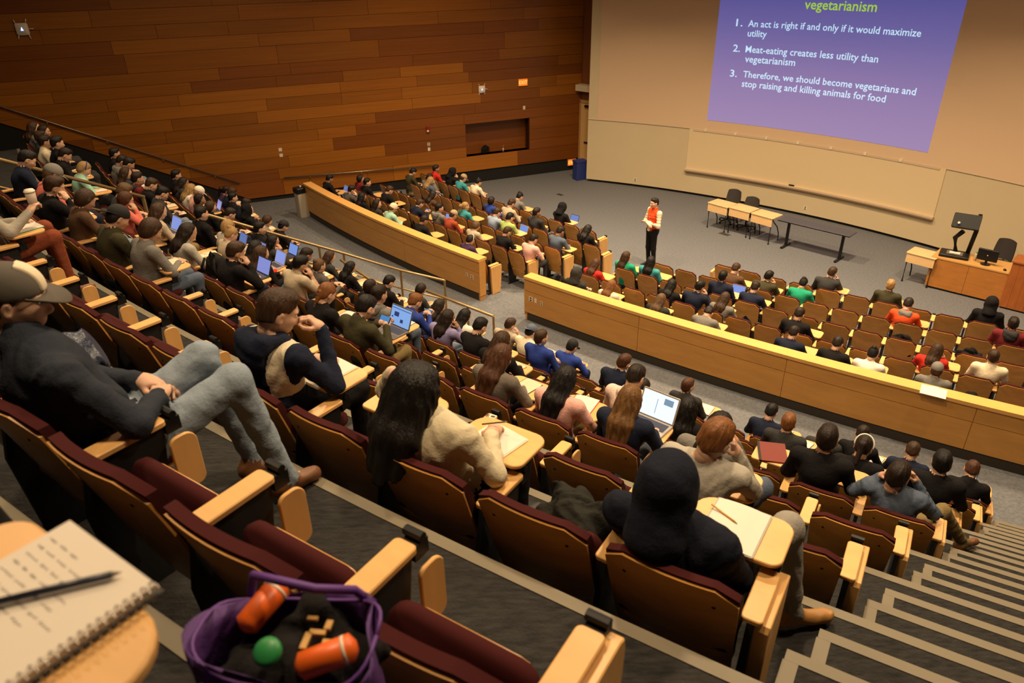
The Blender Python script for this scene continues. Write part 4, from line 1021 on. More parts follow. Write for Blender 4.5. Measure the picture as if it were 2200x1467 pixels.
def cup_(M, label, mcol=(.78, .62, .50), h=.15, r=.042, lid=True):
    root = empty('cup'); root.matrix_world = M; tag(root, label, 'cup')
    link('body', MB().lathe([(r * .75, 0), (r, h)], 16).me('cup_body', True), mat('cup_%d' % int(mcol[2] * 100), mcol, .5), root)
    if lid: link('lid', MB().lathe([(r * 1.06, h), (r * 1.06, h + .012), (r * .9, h + .016), (r * .85, h + .024)], 16).me('cup_lid', True), M_PLATE, root)
    return root

# ------------------------------------------------------------------ generic sitting poses
POSES = {
 'up': dict(),
 'up2': dict(hrot=(8, -22, 0), wrr=(-.02, .00, .70), elr=(.27, -.14, .70), wrl=(.04, .02, .735), ell_=(-.26, -.13, .70), hdr=(-1, .3, 0), hdl=(1, .3, 0)),
 'write': dict(waist=(0, -.18, .66), chest=(0, -.165, .84), neck=(.0, -.12, 1.0), head=(.01, -.045, 1.115), hrot=(38, -6, 0), shr=(.185, -.15, .945), shl=(-.18, -.14, .945), elr=(.29, -.05, .715), wrr=(.15, .09, .748), ell_=(-.27, -.03, .70), wrl=(-.02, .10, .735), curlr=.75, hdr=(-.45, .9, -.05)),
 'chin': dict(waist=(0, -.18, .66), chest=(.01, -.17, .84), neck=(.02, -.13, 1.0), head=(.045, -.065, 1.125), hrot=(24, -8, 10), shr=(.195, -.14, .945), shl=(-.175, -.16, .95), elr=(.27, .03, .735), wrr=(.165, -.005, .985), hdr=(-.35, -.2, .9), upr=(1, .4, 0), curlr=.85, ell_=(-.27, -.06, .70), wrl=(-.03, .09, .735)),
 'type': dict(waist=(0, -.18, .66), chest=(0, -.17, .84), neck=(0, -.14, 1.0), head=(0, -.07, 1.12), hrot=(28, 0, 0), shr=(.18, -.15, .945), shl=(-.18, -.15, .945), elr=(.27, -.05, .72), wrr=(.17, .09, .755), ell_=(-.24, -.05, .71), wrl=(.0, .09, .755), hdr=(0, 1, -.05), hdl=(0, 1, -.05), curl=.45),
 'phone': dict(head=(.01, -.11, 1.125), hrot=(38, -5, 0), elr=(.27, -.10, .72), wrr=(.10, .05, .88), ell_=(-.22, -.10, .72), wrl=(.0, .05, .88), hdr=(-.5, .7, .5), hdl=(.5, .7, .5), curl=.6),
 'bow': dict(waist=(0, -.16, .65), chest=(0, -.10, .80), neck=(0, -.02, .93), head=(0, .06, 1.00), hrot=(62, 0, 0), shr=(.18, -.07, .89), shl=(-.18, -.07, .89), elr=(.28, .0, .70), wrr=(.12, .16, .74), ell_=(-.26, .0, .70), wrl=(-.06, .16, .74)),
}
LIB = {}
def pose_mesh(nm, near, tee=False):
    key = (nm, near, tee)
    if key not in LIB: LIB[key] = build_body('body_' + nm, POSES[nm], *((.016, .0085, .0062) if near else (.026, .013, .008)), sleeves=0.0 if tee else 1.0)
    return LIB[key]
OCC = {(p[0], p[1], p[2]): p for p in PEOPLE}
for _p in (('U', 5, 27, 0, -.1, 'short', 'black', 'black', 'up', 'n'), ('U', 6, 26, 0, -.1, 'long', 'dark', 'charcoal', 'write', 'n'), ('U', 7, 27, 0, -.1, 'short', 'brown', 'navy', 'write', 'n'), ('U', 7, 23, 0, -.1, 'med', 'brown', 'grey', 'write', 'n'), ('U', 4, 23, 0, -.1, 'short', 'dark', 'black', 'write', 'n'), ('U', 4, 27, 0, -.1, 'med', 'dark', 'black', 'up', '-'),
           ('U', 5, 21, 0, -.1, 'short', 'black', 'charcoal', 'write', 'n'), ('U', 6, 21, 0, -.1, 'short', 'dark', 'black', 'write', 'n'), ('M', 6, 16, 0, -.1, 'short', 'dark', 'charcoal', 'write', 'n'), ('M', 7, 17, 0, -.1, 'long', 'black', 'black', 'write', 'n'), ('M', 7, 15, 0, -.1, 'short', 'black', 'black', 'write', 'n'), ('M', 8, 16, 0, -.1, 'med', 'dark', 'charcoal', 'write', 'n'), ('M', 4, 14, 0, -.1, 'long', 'dark', 'lgrey', 'write', 'n'), ('M', 4, 16, 0, -.1, 'short', 'brown', 'black', 'write', 'n')):
    if (_p[0], _p[1], _p[2]) not in OCC: PEOPLE.append(_p); OCC[(_p[0], _p[1], _p[2])] = _p
HERO = {('M', 5, 0), ('M', 2, 0), ('M', 2, 2), ('M', 2, 4), ('M', 1, 3), ('M', 3, 1), ('M', 2, 11)}
HERO_TAB = {('M', 5, 2), ('M', 2, 0), ('M', 2, 2), ('M', 2, 4), ('M', 3, 1), ('M', 2, 3), ('M', 2, 11)}
def place_words(sec, row, i):
    if sec == 'M': return '%s from right stairs, %s upper row' % (ORD[i], ORD[8 - row])
    if sec == 'U': return '%s left of railing, %s row' % (ORD[i - 19], ORD[8 - row])
    return '%s from centre gap, %s %s row' % (ORD[i], ORD[row], 'lower-left' if sec == 'L' else 'lower-right')
# ------------------------------------------------------------------ seats
todo = []
for k in range(1, 9):
    st = math.degrees(SP / RK(k))
    for i in range(0, 34):
        o, fw, z = seat_frame('M', k, i); l = o @ VL; wd = CWL - NW @ o
        if l > -11.2: todo.append(('M', k, i, l - SP < -11.2))
        elif l < -12.45 and wd > 1.2 and k >= 4 and i < 30 and (('U', k, i) in OCC or (('U', k, i + 1) in OCC) or (('U', k, i - 1) in OCC)): todo.append(('U', k, i, False))
for j in range(5):
    for i in range(0, 19):
        o, fw, z = seat_frame('R', j, i); todo.append(('R', j, i, i == 0))
    for i in range(0, 14):
        o, fw, z = seat_frame('L', j, i)
        if CWL - NW @ o > .9: todo.append(('L', j, i, False))
for (sec, k, i, left) in todo:
    o, fw, z = seat_frame(sec, k, i); key = (sec, k, i)
    if not in_view(o, z): continue
    occ = key in OCC or key in HERO
    it = OCC[key][9] if key in OCC else ''
    tab = key in HERO_TAB or it in ('n', 'l', 'e', 'r', 'L')
    state = 'occupied maroon seat' if occ else 'empty maroon seat'
    blk = {'M': 'seats of the upper block', 'U': 'seats left of the railing', 'R': 'seats of the lower right block', 'L': 'seats of the lower left block'}[sec]
    r = seat(sec, k, i, o, fw, z, '%s, %s' % (state, place_words(sec, k, i)), blk, occ, tab, end=(sec == 'M' and i == 0) or (sec == 'L' and i == 0), left=left and sec == 'M', endl=sec == 'R' and i == 0)
    if sec in 'RL': r.scale = (.537 / .58, 1, 1.07)
# ------------------------------------------------------------------ generic people with their things
rp = random.Random(5); NPANTS = ['jeans', 'charcoal', 'black', 'khaki', 'navy', 'black', 'denim']
def on_seat(sec, row, i, x, y, h, rz=0.0, sc=1.0):
    o, fw, z = seat_frame(sec, row, i); return Matrix.Translation((o[0], o[1], z)) @ Matrix.Rotation(math.atan2(fw[1], fw[0]) - math.pi / 2 + rz, 4, 'Z', ) @ Matrix.Translation((0, 0, 0)) if False else Matrix.Translation((o[0], o[1], z)) @ Matrix.Rotation(math.atan2(fw[1], fw[0]) - math.pi / 2, 4, 'Z') @ Matrix.Translation((x, y, h)) @ Matrix.Rotation(rz, 4, 'Z') @ Matrix.Scale(sc, 4)
VERB = dict(up='watching', up2='watching', write='writing', chin='pensive', type='typing', phone='holding phone', bow='bowed')
HSTY = dict(short='short', med='bobbed', long='long', vlong='very long', bun='bunned', pony='tied-back', braid='braided', hband='headbanded', hbpony='headbanded')
usedlab = set()
COVERS = ['charcoal', 'navy', 'red', 'green', 'black', 'maroon', 'blue']
for n, (sec, row, i, dx, dy, hair, hc, top, pose, item) in enumerate(PEOPLE):
    o, fw, z = seat_frame(sec, row, i); near = math.hypot(o[0], o[1]) < 8.2
    if pose == 'up' and rp.random() < .4 and not near: pose = 'up2'
    tee = top in ('coral', 'beige', 'teal', 'green', 'pink', 'lime', 'cream') and hair[:4] in ('shor', 'bun', 'cap:', 'capb', 'pony', 'vlon') and top != 'beige' or (top == 'beige' and pose == 'chin')
    me, hm4, A = pose_mesh(pose, near, tee)
    hy = A['head'][1]; ddx = max(-.13, min(.13, dx)); ddy = max(-.05, min(.10, dy - hy))
    fem = hair.split(':')[0] in ('long', 'vlong', 'bun', 'pony', 'braid', 'hband', 'hbpony', 'med')
    st, arg = (hair.split(':') + [None])[:2]
    hw = {'cap': '%s cap' % arg, 'capb': 'backward %s cap' % arg, 'beanie': '%s beanie' % arg, 'hoodup': 'raised hood'}.get(st) or '%s %s hair' % (HSTY[st], HWORD[hc])
    lab = '%s person, %s, %s, %s' % (VERB[pose], hw, CWORD.get(top, top), place_words(sec, row, i))
    person(me, hm4, o, fw, z, lab, 'seated audience', top, rp.choice(NPANTS), hair, hc, rp.choice([0, 0, 0, 1, 1, 2] if hc in ('black', 'dark') else [0, 0, 1]), rp.choice([0, 0, 1]), ddx, ddy, (.94 if fem else .985) + rp.uniform(-.015, .02), .0085 if near else .013, hood={'lpink': 'lpink', 'orange': 'grey', 'grey': 'grey', 'maroon': 'charcoal'}.get(top) if st == 'short' and not tee else ('olive' if (sec, top) == ('R', 'olive') else ('cream' if (sec, row, i) == ('M', 6, 9) else None)))
    pw = place_words(sec, row, i); zt = .711; jx, jy = rp.uniform(-.02, .02), rp.uniform(-.02, .02)
    if item == 'n' and pose == 'phone' or item == 'n':
        s_ = rp.choice([.9, 1.0, 1.05])
        open_notebook(on_seat(sec, row, i, .115 + jx, .095 + jy, zt, rp.uniform(-.25, .15), s_), 'open notebook on the tablet desk %s' % pw, 'notebooks on the tablet desks', cover=rp.choice(COVERS), cream=rp.random() < .3)
    elif item == 'l' and (sec, row, i) != ('M', 4, 8):
        laptop(on_seat(sec, row, i, .115, .125, zt, rp.uniform(-.1, .05), .95), 'laptop with glowing blue screen %s' % pw, rp.choice(['dark', 'silver', 'grey']), ((.22 + rp.random() * .15, .42, 1.0), rp.uniform(.7, 1.4)), group='laptops on the tablet desks', name='blue%d' % n)
    if pose == 'phone':
        ph = empty('phone'); ph.matrix_world = on_seat(sec, row, i, ddx + .05, .12 + ddy, .905) @ Matrix.Rotation(math.radians(50), 4, 'X'); tag(ph, 'phone held up by person %s' % pw, 'phone')
        link('case', auto_smooth(MB().prism(rrect(-.07, .07, -.036, .036, .01, 3), 0, .009, None, .002).me('case')), M_BLKP, ph); link('display', MB().box(-.063, .063, -.032, .032, .009, .0095).me('display'), scr_mat('phone', (.12, .45, 1.0), .9), ph)
# laptop, phone neighbour details
laptop(on_seat('M', 4, 8, .14, .16, .711, -.05, 1.05), 'grey laptop showing a blue web page on the nearest raised desk', 'grey', ((.28, .52, 1.0), 1.4), page=((-.44, .44, .80, .83), (-.30, -.08, .45, .66), (.02, .15, .22, .38), (-.40, -.33, .36, .42)), name='web')
laptop(on_seat('M', 4, 3, .13, .12, .711, -.12, 1.12), 'open silver laptop with bright white screen typed on by the honey-blond person', 'silver', ((.80, .92, 1.0), 2.1), page=((-.06, -.045, .2, .72), (.12, .36, .60, .82)), name='white', pcol=(.35, .55, .75))
fo = empty('folder'); fo.matrix_world = on_seat('M', 5, 2, .08, .11, .715, .35); tag(fo, 'closed red folder on an empty tablet desk beside the black sweater', 'folder')
link('cover', MB().prism(rrect(-.12, .12, -.145, .145, .006, 2), 0, .012).me('cover'), mat('folder_red', (.17, .018, .010), .6), fo); link('binding', MB().box(-.128, -.108, -.147, .147, -.001, .014).me('binding'), M_BLKP, fo)

# ------------------------------------------------------------------ nearest people, posed one by one
def wrinkle(amp=.004):
    return lambda X: amp * (np.sin(X[..., 2] * 62 + 7 * np.sin(X[..., 0] * 18) + X[..., 1] * 15) * np.sin(X[..., 0] * 23 + X[..., 1] * 31 + 1.0))
def hero(sec, row, i, pose, label, top, pants, hair, hc, skin, shoe, recolor=None, alt=None, extra=None, sleeves=1.0, dx=0, dy=0, scale=1.0):
    me, hm4, A = build_body('body_hero', pose, .0125, .0065, .0050, sleeves=sleeves, recolor=recolor, extra=extra, noise=wrinkle())
    o, fw, z = seat_frame(sec, row, i)
    return person(me, hm4, o, fw, z, label, None, top, pants, hair, hc, skin, shoe, dx, dy, scale, .0065, alt), hm4
# cap wearer, left edge
b, hm4 = hero('M', 1, 3, dict(hip=(.07, -.13, .47), waist=(.05, -.18, .66), chest=(-.02, -.225, .80), neck=(-.08, -.235, .955), head=(-.115, -.21, 1.08), hrot=(12, -34, 0), shr=(.155, -.25, .885), shl=(-.20, -.19, .905), elr=(.315, -.13, .685), wrr=(.185, .03, .665), hdr=(-.75, .6, -.1), curlr=.8,
     ell_=(-.20, -.10, .70), wrl=(.0, .06, .66), kr=(.26, .30, .625), kl=(.08, .29, .675), ar=(.32, .40, .10), al=(.10, .40, .12), tr=(.34, .53, .04), tl=(.08, .54, .04)), 'man in grey and cream cap, navy sweatshirt and pale jeans at left edge', 'slate', 'pjeans', 'cap:capgrey', 'dark', 0, 1)
V_, Q_, m_ = sdf_mesh([ell((0, -.010, .044), (.0895, .1125, .0985), 0, .02)], .006, .02, cut=lambda X: np.maximum(np.maximum(.034 - X[..., 2] + X[..., 1] * .12, .012 - X[..., 1]), np.abs(X[..., 0]) - .032))
pm = bpy.data.meshes.new('front_panel'); pm.from_pydata(V_.tolist(), [], Q_.tolist()); sm(pm)
for ch in b.children:
    if ch.name.startswith('cap'): link('front_panel', pm, mat('hat_cream', CLOTH['cream'], .85), ch)
# boy with white shoulder bands
def band(c, M):
    w_ = (M == TOP) & (np.abs(c[:, 0] + .0) > .095) & (np.abs(c[:, 0]) < .175) & (c[:, 2] > .72) & (c[:, 1] < -.04); M = M.copy(); M[w_] = ALT; return M
b, hm4 = hero('M', 2, 4, dict(waist=(0, -.19, .66), chest=(.01, -.19, .84), neck=(.01, -.17, 1.0), head=(.03, -.125, 1.135), hrot=(26, -26, 0), shr=(.195, -.18, .945), shl=(-.175, -.17, .945), elr=(.275, -.03, .715), wrr=(.150, .035, 1.01), hdr=(-.40, -.30, .55), upr=(.8, .8, .3), curlr=.9, ell_=(-.26, -.04, .70), wrl=(-.03, .09, .735)),
     'teenager in navy hoodie with white shoulder bands, head on hand, second tier', 'navy', 'black', 'short', 'brown', 0, 0, recolor=band, alt='cream')
link('hood', mk_hair('hooddown', .0065), cloth('navy'), b, mw=Matrix.Translation((.01, -.175, 1.155)))
open_notebook(on_seat('M', 2, 4, .10, .085, .711, -.05, 1.12), 'thick cream notebook under the elbow of the navy hoodie', cover='cream', cream=False)
pen(on_seat('M', 2, 4, .10, .03, .728, 1.0), 'black pen on the thick cream notebook')
# girl with long black hair and cream jacket
b, hm4 = hero('M', 2, 2, dict(waist=(-.01, -.19, .64), chest=(-.05, -.225, .80), neck=(-.095, -.225, .94), head=(-.125, -.205, 1.06), hrot=(20, -8, -6), shr=(.125, -.215, .885), shl=(-.235, -.225, .90), elr=(.255, -.16, .70), wrr=(.115, .01, .765), hdr=(-.30, .9, -.1), curlr=.8, ell_=(-.34, -.18, .97), wrl=(-.235, -.245, 1.12), hdl=(.75, -.25, .3), upl=(0, -.5, .8), curll=.5),
     'woman in cream jacket with very long black hair, writing at a tablet desk', 'jacket', 'black', 'vlong', 'black', 0, 0)
for ch in b.children: ch.scale = (1.28, 1.05, 1.0)
open_notebook(on_seat('M', 2, 2, .115, .04, .711, -.15, 1.1), 'white lined notebook under the hand of the cream jacket', cover='cream')
pen(on_seat('M', 2, 2, .10, .10, .79, .2) @ Matrix.Rotation(math.radians(-20), 4, 'Y'), 'dark pen held above the notebook by the cream jacket', 'brown')
# hooded man with boots
b, hm4 = hero('M', 2, 0, dict(hip=(.02, -.12, .46), waist=(-.02, -.18, .58), chest=(-.05, -.215, .73), neck=(-.08, -.225, .88), head=(-.095, -.215, 1.005), hrot=(16, 4, 0), shr=(.12, -.21, .81), shl=(-.27, -.21, .82), elr=(.185, -.10, .60), wrr=(.08, .08, .58), ell_=(-.31, -.08, .62), wrl=(-.08, .08, .60), kr=(.275, .29, .585), kl=(-.02, .30, .52), ar=(.36, .33, .11), al=(.0, .28, .10), tr=(.50, .44, .045), tl=(.02, .44, .045), bulk=1.05),
     'man in navy hoodie with raised hood, grey sweatpants and tan boots by stairs', 'hoodnavy', 'sweat', 'hoodup', 'black', 1, 2, scale=1.02)
open_notebook(on_seat('M', 2, 0, .11, .09, .711, -.02, 1.08), 'white notebook with a pencil on it, in front of raised hood', cover='lgrey')
pen(on_seat('M', 2, 0, .055, .125, .724, -.45), 'yellow pencil lying on notebook before the raised hood', 'pencil')
MT['pen_pencil'].node_tree.nodes['Principled BSDF'].inputs['Base Color'].default_value = (.62, .32, .06, 1)
# ginger man
b, hm4 = hero('M', 3, 1, dict(waist=(.03, -.19, .66), chest=(.05, -.20, .83), neck=(.07, -.18, .98), head=(.085, -.14, 1.10), hrot=(28, -12, 8), shr=(.24, -.17, .925), shl=(-.13, -.18, .94), elr=(.30, -.0, .735), wrr=(.19, -.045, .99), hdr=(-.3, -.2, .9), upr=(1, .4, 0), curlr=.9, ell_=(-.24, -.06, .71), wrl=(.0, .10, .735), kr=(.30, .28, .56), kl=(-.05, .28, .50)),
     'ginger-haired man in pale grey sweater with head on hand, beside navy hood', 'lgrey', 'denim', 'short', 'ginger', 0, 0)
# man in slate blue sweater with a foot on the stairs
b, hm4 = hero('M', 5, 0, dict(hip=(.02, -.13, .47), waist=(-.01, -.19, .62), chest=(-.05, -.22, .79), neck=(-.08, -.245, .94), head=(-.09, -.235, 1.07), hrot=(14, -10, 6), shr=(.11, -.22, .885), shl=(-.26, -.24, .90), elr=(.24, -.10, .715), wrr=(.05, -.10, .98), hdr=(-.45, -.1, .8), upr=(.8, .5, 0), curlr=.8, ell_=(-.36, -.22, .80), wrl=(-.20, -.20, 1.0), hdl=(.5, -.1, .7), upl=(-.8, .4, 0), curll=.8, kr=(.33, .22, .54), kl=(-.04, .28, .52), ar=(.58, .46, .10), al=(-.03, .27, .10), tr=(.68, .58, .06), tl=(-.02, .43, .04)),
     'man in slate blue sweater, khaki trousers and brown shoe stretched over stairs', 'denim', 'khaki', 'short', 'dark', 1, 1)
# trousers at the left edge, cup in hand
me, hm4, A = build_body('body_edge', dict(kr=(.14, .28, .58), kl=(-.06, .29, .62), ar=(.15, .30, .12), al=(-.04, .31, .14), tr=(.17, .45, .05), tl=(-.03, .46, .06), elr=(.27, -.06, .74), wrr=(.22, .14, .86), hdr=(-.3, .6, .5), curlr=.7), .016, .0085, .0062)
o, fw, z = seat_frame('M', 2, 11); person(me, hm4, o, fw, z, 'person in light plaid shirt and rust trousers at far left edge', None, 'lgrey', 'cinnamon', 'short', 'brown', 0, 1, .0, .0, 1.0, .0085)
open_notebook(on_seat('M', 2, 11, .13, .10, .711, .1, 1.1), 'white notebook on the desk above the rust trousers', cover='green')
cup_(on_seat('M', 2, 11, .17, .24, .86, 0, 1.0), 'clear plastic cup held at the far left edge', (.45, .35, .28))
cup_(on_seat('M', 2, 3, .225, .06, .711), 'tall pale paper cup on tablet desk beside long black hair', (.74, .56, .44), .175, .040)
def sticker(M, label):
    s_ = empty('sticker'); s_.matrix_world = M; tag(s_, label, 'sticker')
    link('backing', MB().box(-.035, .035, -.02, .02, 0, .0012).me('backing'), mat('sticker_white', (.75, .66, .55), .6), s_)
    link('print', MB().box(-.034, -.022, -.018, .018, .0012, .0016).box(.0, .03, -.012, .008, .0012, .0016).me('print'), mat('sticker_dark', (.05, .02, .02), .6), s_)
    link('red_mark', MB().box(-.02, -.012, -.018, .012, .0012, .0016).me('red_mark'), mat('sticker_red', (.5, .04, .02), .6), s_)
sticker(on_seat('M', 2, 3, .27, .145, .711, .2), 'printed sticker on the tablet desk holding the paper cup'); sticker(on_seat('M', 3, 4, .29, -.03, .653, .2), 'printed sticker on an armrest left of the cream jacket desk')

# ------------------------------------------------------------------ lecturer
def vest(c, M):
    M = M.copy(); w_ = (M == TOP) & ((np.abs(c[:, 0]) > .172) | (c[:, 1] > .135)); M[w_] = ALT; return M
me, hm4, A = build_body('body_lecturer', dict(hip=(0, 0, .95), waist=(0, -.005, 1.10), chest=(0, -.01, 1.30), neck=(0, -.005, 1.49), head=(0, .03, 1.645), hrot=(4, 0, 0), shr=(.185, -.01, 1.43), shl=(-.185, -.01, 1.43), elr=(.265, .05, 1.14), wrr=(-.04, .19, 1.16), ell_=(-.265, .05, 1.14), wrl=(.05, .20, 1.20), hdr=(-1, .15, .05), hdl=(1, .1, -.05), kr=(.10, .03, .50), kl=(-.10, .02, .50), ar=(.11, -.01, .09), al=(-.11, -.02, .09), tr=(.15, .15, .035), tl=(-.15, .14, .035), bulk=.98), .016, .008, .006, recolor=vest,
     noise=lambda X: np.where((X[..., 2] > .95) & (X[..., 2] < 1.40), .004 * np.sin(X[..., 2] * 95), 0))
person(me, hm4, (3.52, 16.92), (-.90, -.42), 0, 'lecturer in orange quilted vest and cream shirt with crossed arms on stage', None, 'orange', 'black', 'short', 'dark', 0, 0, 0, 0, 1.0, .009, alt='cream')
# ------------------------------------------------------------------ coats, bags and backpacks
def heap(name, seed, size, n, M, m, label, cat, group=None, h=.012, fold=.014):
    r = random.Random(seed); P = []
    for i in range(n):
        c = (r.uniform(-.6, .6) * size[0], r.uniform(-.6, .6) * size[1], r.uniform(.25, .8) * size[2]); P.append(ell(c, (size[0] * r.uniform(.25, .65), size[1] * r.uniform(.18, .4), size[2] * r.uniform(.15, .4)), 0, .035, R=np.array(Euler((r.uniform(-.5, .5), r.uniform(-.5, .5), r.uniform(0, 3))).to_matrix())))
    V, Q, q = sdf_mesh(P, h, .03, noise=lambda X: fold * np.sin(X[..., 0] * 48 + 5 * np.sin(X[..., 1] * 22 + seed) + X[..., 2] * 26) * np.sin(X[..., 1] * 37 + X[..., 2] * 19 + seed))
    me = bpy.data.meshes.new(name); me.from_pydata(V.tolist(), [], Q.tolist()); sm(me)
    o = link(name, me, m); o.matrix_world = M; tag(o, label, cat, group); return o
M_COAT = mat('coat_black', (.009, .008, .008), .85, spec=.15, bump=((30, 30, 30), .4, .02)); M_COATG = mat('coat_greenish', (.014, .0135, .010), .8, spec=.2, bump=((30, 30, 30), .4, .02))
heap('jacket', 3, (.24, .17, .24), 12, on_seat('M', 2, 1, .02, -.02, .40), M_COATG, 'crumpled dark jacket on the empty seat beside the raised hood', 'jacket')
heap('jacket', 9, (.20, .20, .34), 9, on_seat('M', 1, 4, .12, .0, .42), mat('coat_shiny_blue', (.03, .04, .075), .35, bump=((26, 26, 26), .5, .02)), 'shiny dark blue jacket beside the man in cap', 'jacket')
heap('coat', 5, (.24, .18, .42), 9, on_seat('R', 2, 10, .0, -.12, .45), M_COAT, 'black coat heaped over a seat near the red top', 'coat')
heap('coat', 6, (.26, .20, .40), 9, on_seat('R', 2, 12, .0, -.12, .45), M_COAT, 'second black coat heaped right of the red top', 'coat')
heap('coat', 8, (.20, .14, .50), 9, on_seat('L', 4, 0, .0, -.12, .30), M_COAT, 'black coat hanging on the end seat beside the shorter partition', 'coat')
heap('jacket', 12, (.22, .2, .35), 8, on_seat('R', 4, 14, .0, -.1, .45), M_COAT, 'dark jacket on seat at the right frame edge behind long partition', 'jacket')
heap('jacket', 14, (.18, .18, .26), 8, on_seat('L', 2, 7, .05, -.05, .45), M_COATG, 'grey green jacket on lower-left seat among the students', 'jacket')
def backpack(M, label, m, seed=1):
    root = empty('backpack'); root.matrix_world = M; tag(root, label, 'backpack')
    V, Q, q = sdf_mesh([ell((0, 0, .22), (.15, .10, .22), 0, .05), ell((0, .06, .15), (.12, .07, .12), 0, .03), ell((0, 0, .08), (.15, .11, .09), 0, .05)], .014, .03, noise=lambda X: .004 * np.sin(X[..., 2] * 40 + X[..., 0] * 30))
    me = bpy.data.meshes.new('body'); me.from_pydata(V.tolist(), [], Q.tolist()); sm(me); link('body', me, m, root)
    for s in (-1, 1): link('strap', MB().tube([(s * .07, -.09, .40), (s * .09, -.15, .30), (s * .10, -.13, .12)], .016, 6).me('strap', True), M_COAT, root)
    link('handle', MB().tube([(-.04, -.04, .42), (0, -.05, .47), (.04, -.04, .42)], .010, 6).me('handle', True), M_COAT, root)
    link('zip', MB().tube([(-.11, .095, .24), (-.07, .115, .275), (0, .125, .285), (.07, .115, .275), (.11, .095, .24)], .004, 5).me('zip', True), M_BOLT, root)
    return root
backpack(on_seat('M', 4, 13, .05, -.02, .46, .4), 'dark olive backpack standing on a seat behind the chin-resting black sweater', M_COATG)
backpack(on_seat('R', 4, 0, -.1, .0, .44, .2), 'dark backpack with pale piping at the left end of lower-right seats', M_COAT)
# ------------------------------------------------------------------ foreground desk, notebook, pen, purple bag, neighbour's shoes
o0 = np.array((-.545, .70)); fa0 = np.array((C[0], C[1])) - o0; fa0 = fa0 / np.linalg.norm(fa0); rz0 = math.atan2(fa0[1], fa0[0]) - math.pi / 2
ang0 = math.atan2(.69 - .83, -.46 + .66)      # direction of the notebook's spiral-side edge
td = empty('tablet_desk', (-.65, .635, 6.33), ang0); tag(td, 'wooden tablet desk carrying the blurred notebook in the foreground', 'desk')
link('top', auto_smooth(MB().prism(rrect(-.22, .205, -.26, .125, [.05, .09, .09, .05], 6), 0, .020, None, .004).me('top')), M_MAPLE, td); link('bracket', MB().box(-.2, -.16, -.1, .1, -.03, 0).box(-.2, -.16, -.1, -.06, -.6, 0).me('bracket'), M_BLKP, td)
nb = empty('spiral_notebook', (-.65, .635, 6.352), ang0); tag(nb, 'spiral notebook with handwriting in the lower left foreground', 'notebook')
link('cover', MB().box(-.115, .115, -.155, .155, 0, .003).me('cover'), mat('cover_charcoal', CLOTH['charcoal'], .6), nb); link('pages', MB().box(-.11, .11, -.15, .15, .003, .016).me('pages'), M_PAPER, nb)
r4 = random.Random(4); hw_ = MB()
for ln in range(13):
    y = .115 - ln * .0165; x = -.095
    for wd_ in range(r4.randint(3, 5)):
        L_ = r4.uniform(.012, .034)
        if x + L_ > .085: break
        pts = [(x + L_ * t, y + .0028 * math.sin(t * 22 + ln) * r4.uniform(.5, 1), .0163) for t in np.linspace(0, 1, 9)]; hw_.tube(pts, .00055, 3); x += L_ + .008
hwo = link('handwriting', hw_.me('handwriting'), mat('ink', (.12, .10, .12), .7), nb); hwo['kind'] = 'stuff'
for i in range(26):
    if 'coil' not in _cache: _cache['coil'] = MB().tube([(.012 * math.cos(a), .0, .008 + .013 * math.sin(a)) for a in np.linspace(-.6, math.pi + .8, 9)], .0013, 5).me('coil', True)
    link('coil', _cache['coil'], mat('coil_metal', (.45, .4, .36), .3, metal=.9), nb, loc=(.112, -.146 + .0117 * i, .002), rot=(0, 0, .12))
pm_ = Matrix.Translation((-.595, .685, 6.371)) @ Matrix.Rotation(math.atan2(.69 - .645, -.57 + .70), 4, 'Z'); pn = pen(pm_, 'blue black pen with pale cap lying on the spiral notebook', 'navy', .0048, .15)
# purple bag
bg = empty('tote_bag', (-.42, .93, FK(0) + .002), rz0 + .45); tag(bg, 'open purple tote bag with dark contents at the bottom centre', 'bag')
bgm = Matrix.Translation(bg.location) @ Matrix.Rotation(rz0 + .45, 4, 'Z'); M_PUR = mat('bag_purple', (.075, .022, .155), .7, bump=((30, 30, 30), .4, .01)); M_PURL = mat('bag_purple_trim', (.10, .030, .21), .6)
def shell(w, d, h, t, wob):
    v = []; f = []; n = 36; m = 9
    for k in range(2 * m + 1):
        inner = k > m; j = k if not inner else 2 * m - k; z = .0 + h * j / m + (0 if not inner else (.006 if j == 0 else 0))
        s = .86 + .14 * (j / m) ** .7 - (t / w * 2 if inner else 0)
        for i in range(n):
            a = 2 * math.pi * i / n; e = 3.2; ca, sa = math.cos(a), math.sin(a); rr = (abs(ca) ** e + abs(sa) ** e) ** (-1 / e)
            ww = 1 + wob * math.sin(3 * a + 4 * z / h) * (j / m); v.append((w / 2 * s * rr * ca * ww, d / 2 * s * rr * sa * ww, z + .02 * math.sin(2 * a + 1) * (j / m) ** 3))
    for k in range(2 * m):
        for i in range(n): q = (i + 1) % n; f.append((k * n + i, k * n + q, (k + 1) * n + q, (k + 1) * n + i))
    f.append(tuple(range(n))[::-1]); f.append(tuple(range(2 * m * n, 2 * m * n + n)))
    return mesh('bag', v, f, True)
link('body', shell(.33, .21, .34, .006, .13), M_PUR, bg)
link('strap', MB().tube([(-.12, -.098, .20), (-.125, -.108, .31), (-.09, -.14, .345), (-.03, -.17, .30), (.03, -.175, .27), (.09, -.15, .32), (.125, -.108, .31), (.12, -.098, .20)], .009, 6).me('strap', True), M_PURL, bg)
link('strap', MB().tube([(-.12, .098, .20), (-.125, .106, .31), (-.10, .09, .38), (-.03, .05, .415), (.04, .05, .40), (.10, .09, .36), (.125, .106, .31), (.12, .098, .20)], .009, 6).me('strap', True), M_PURL, bg)
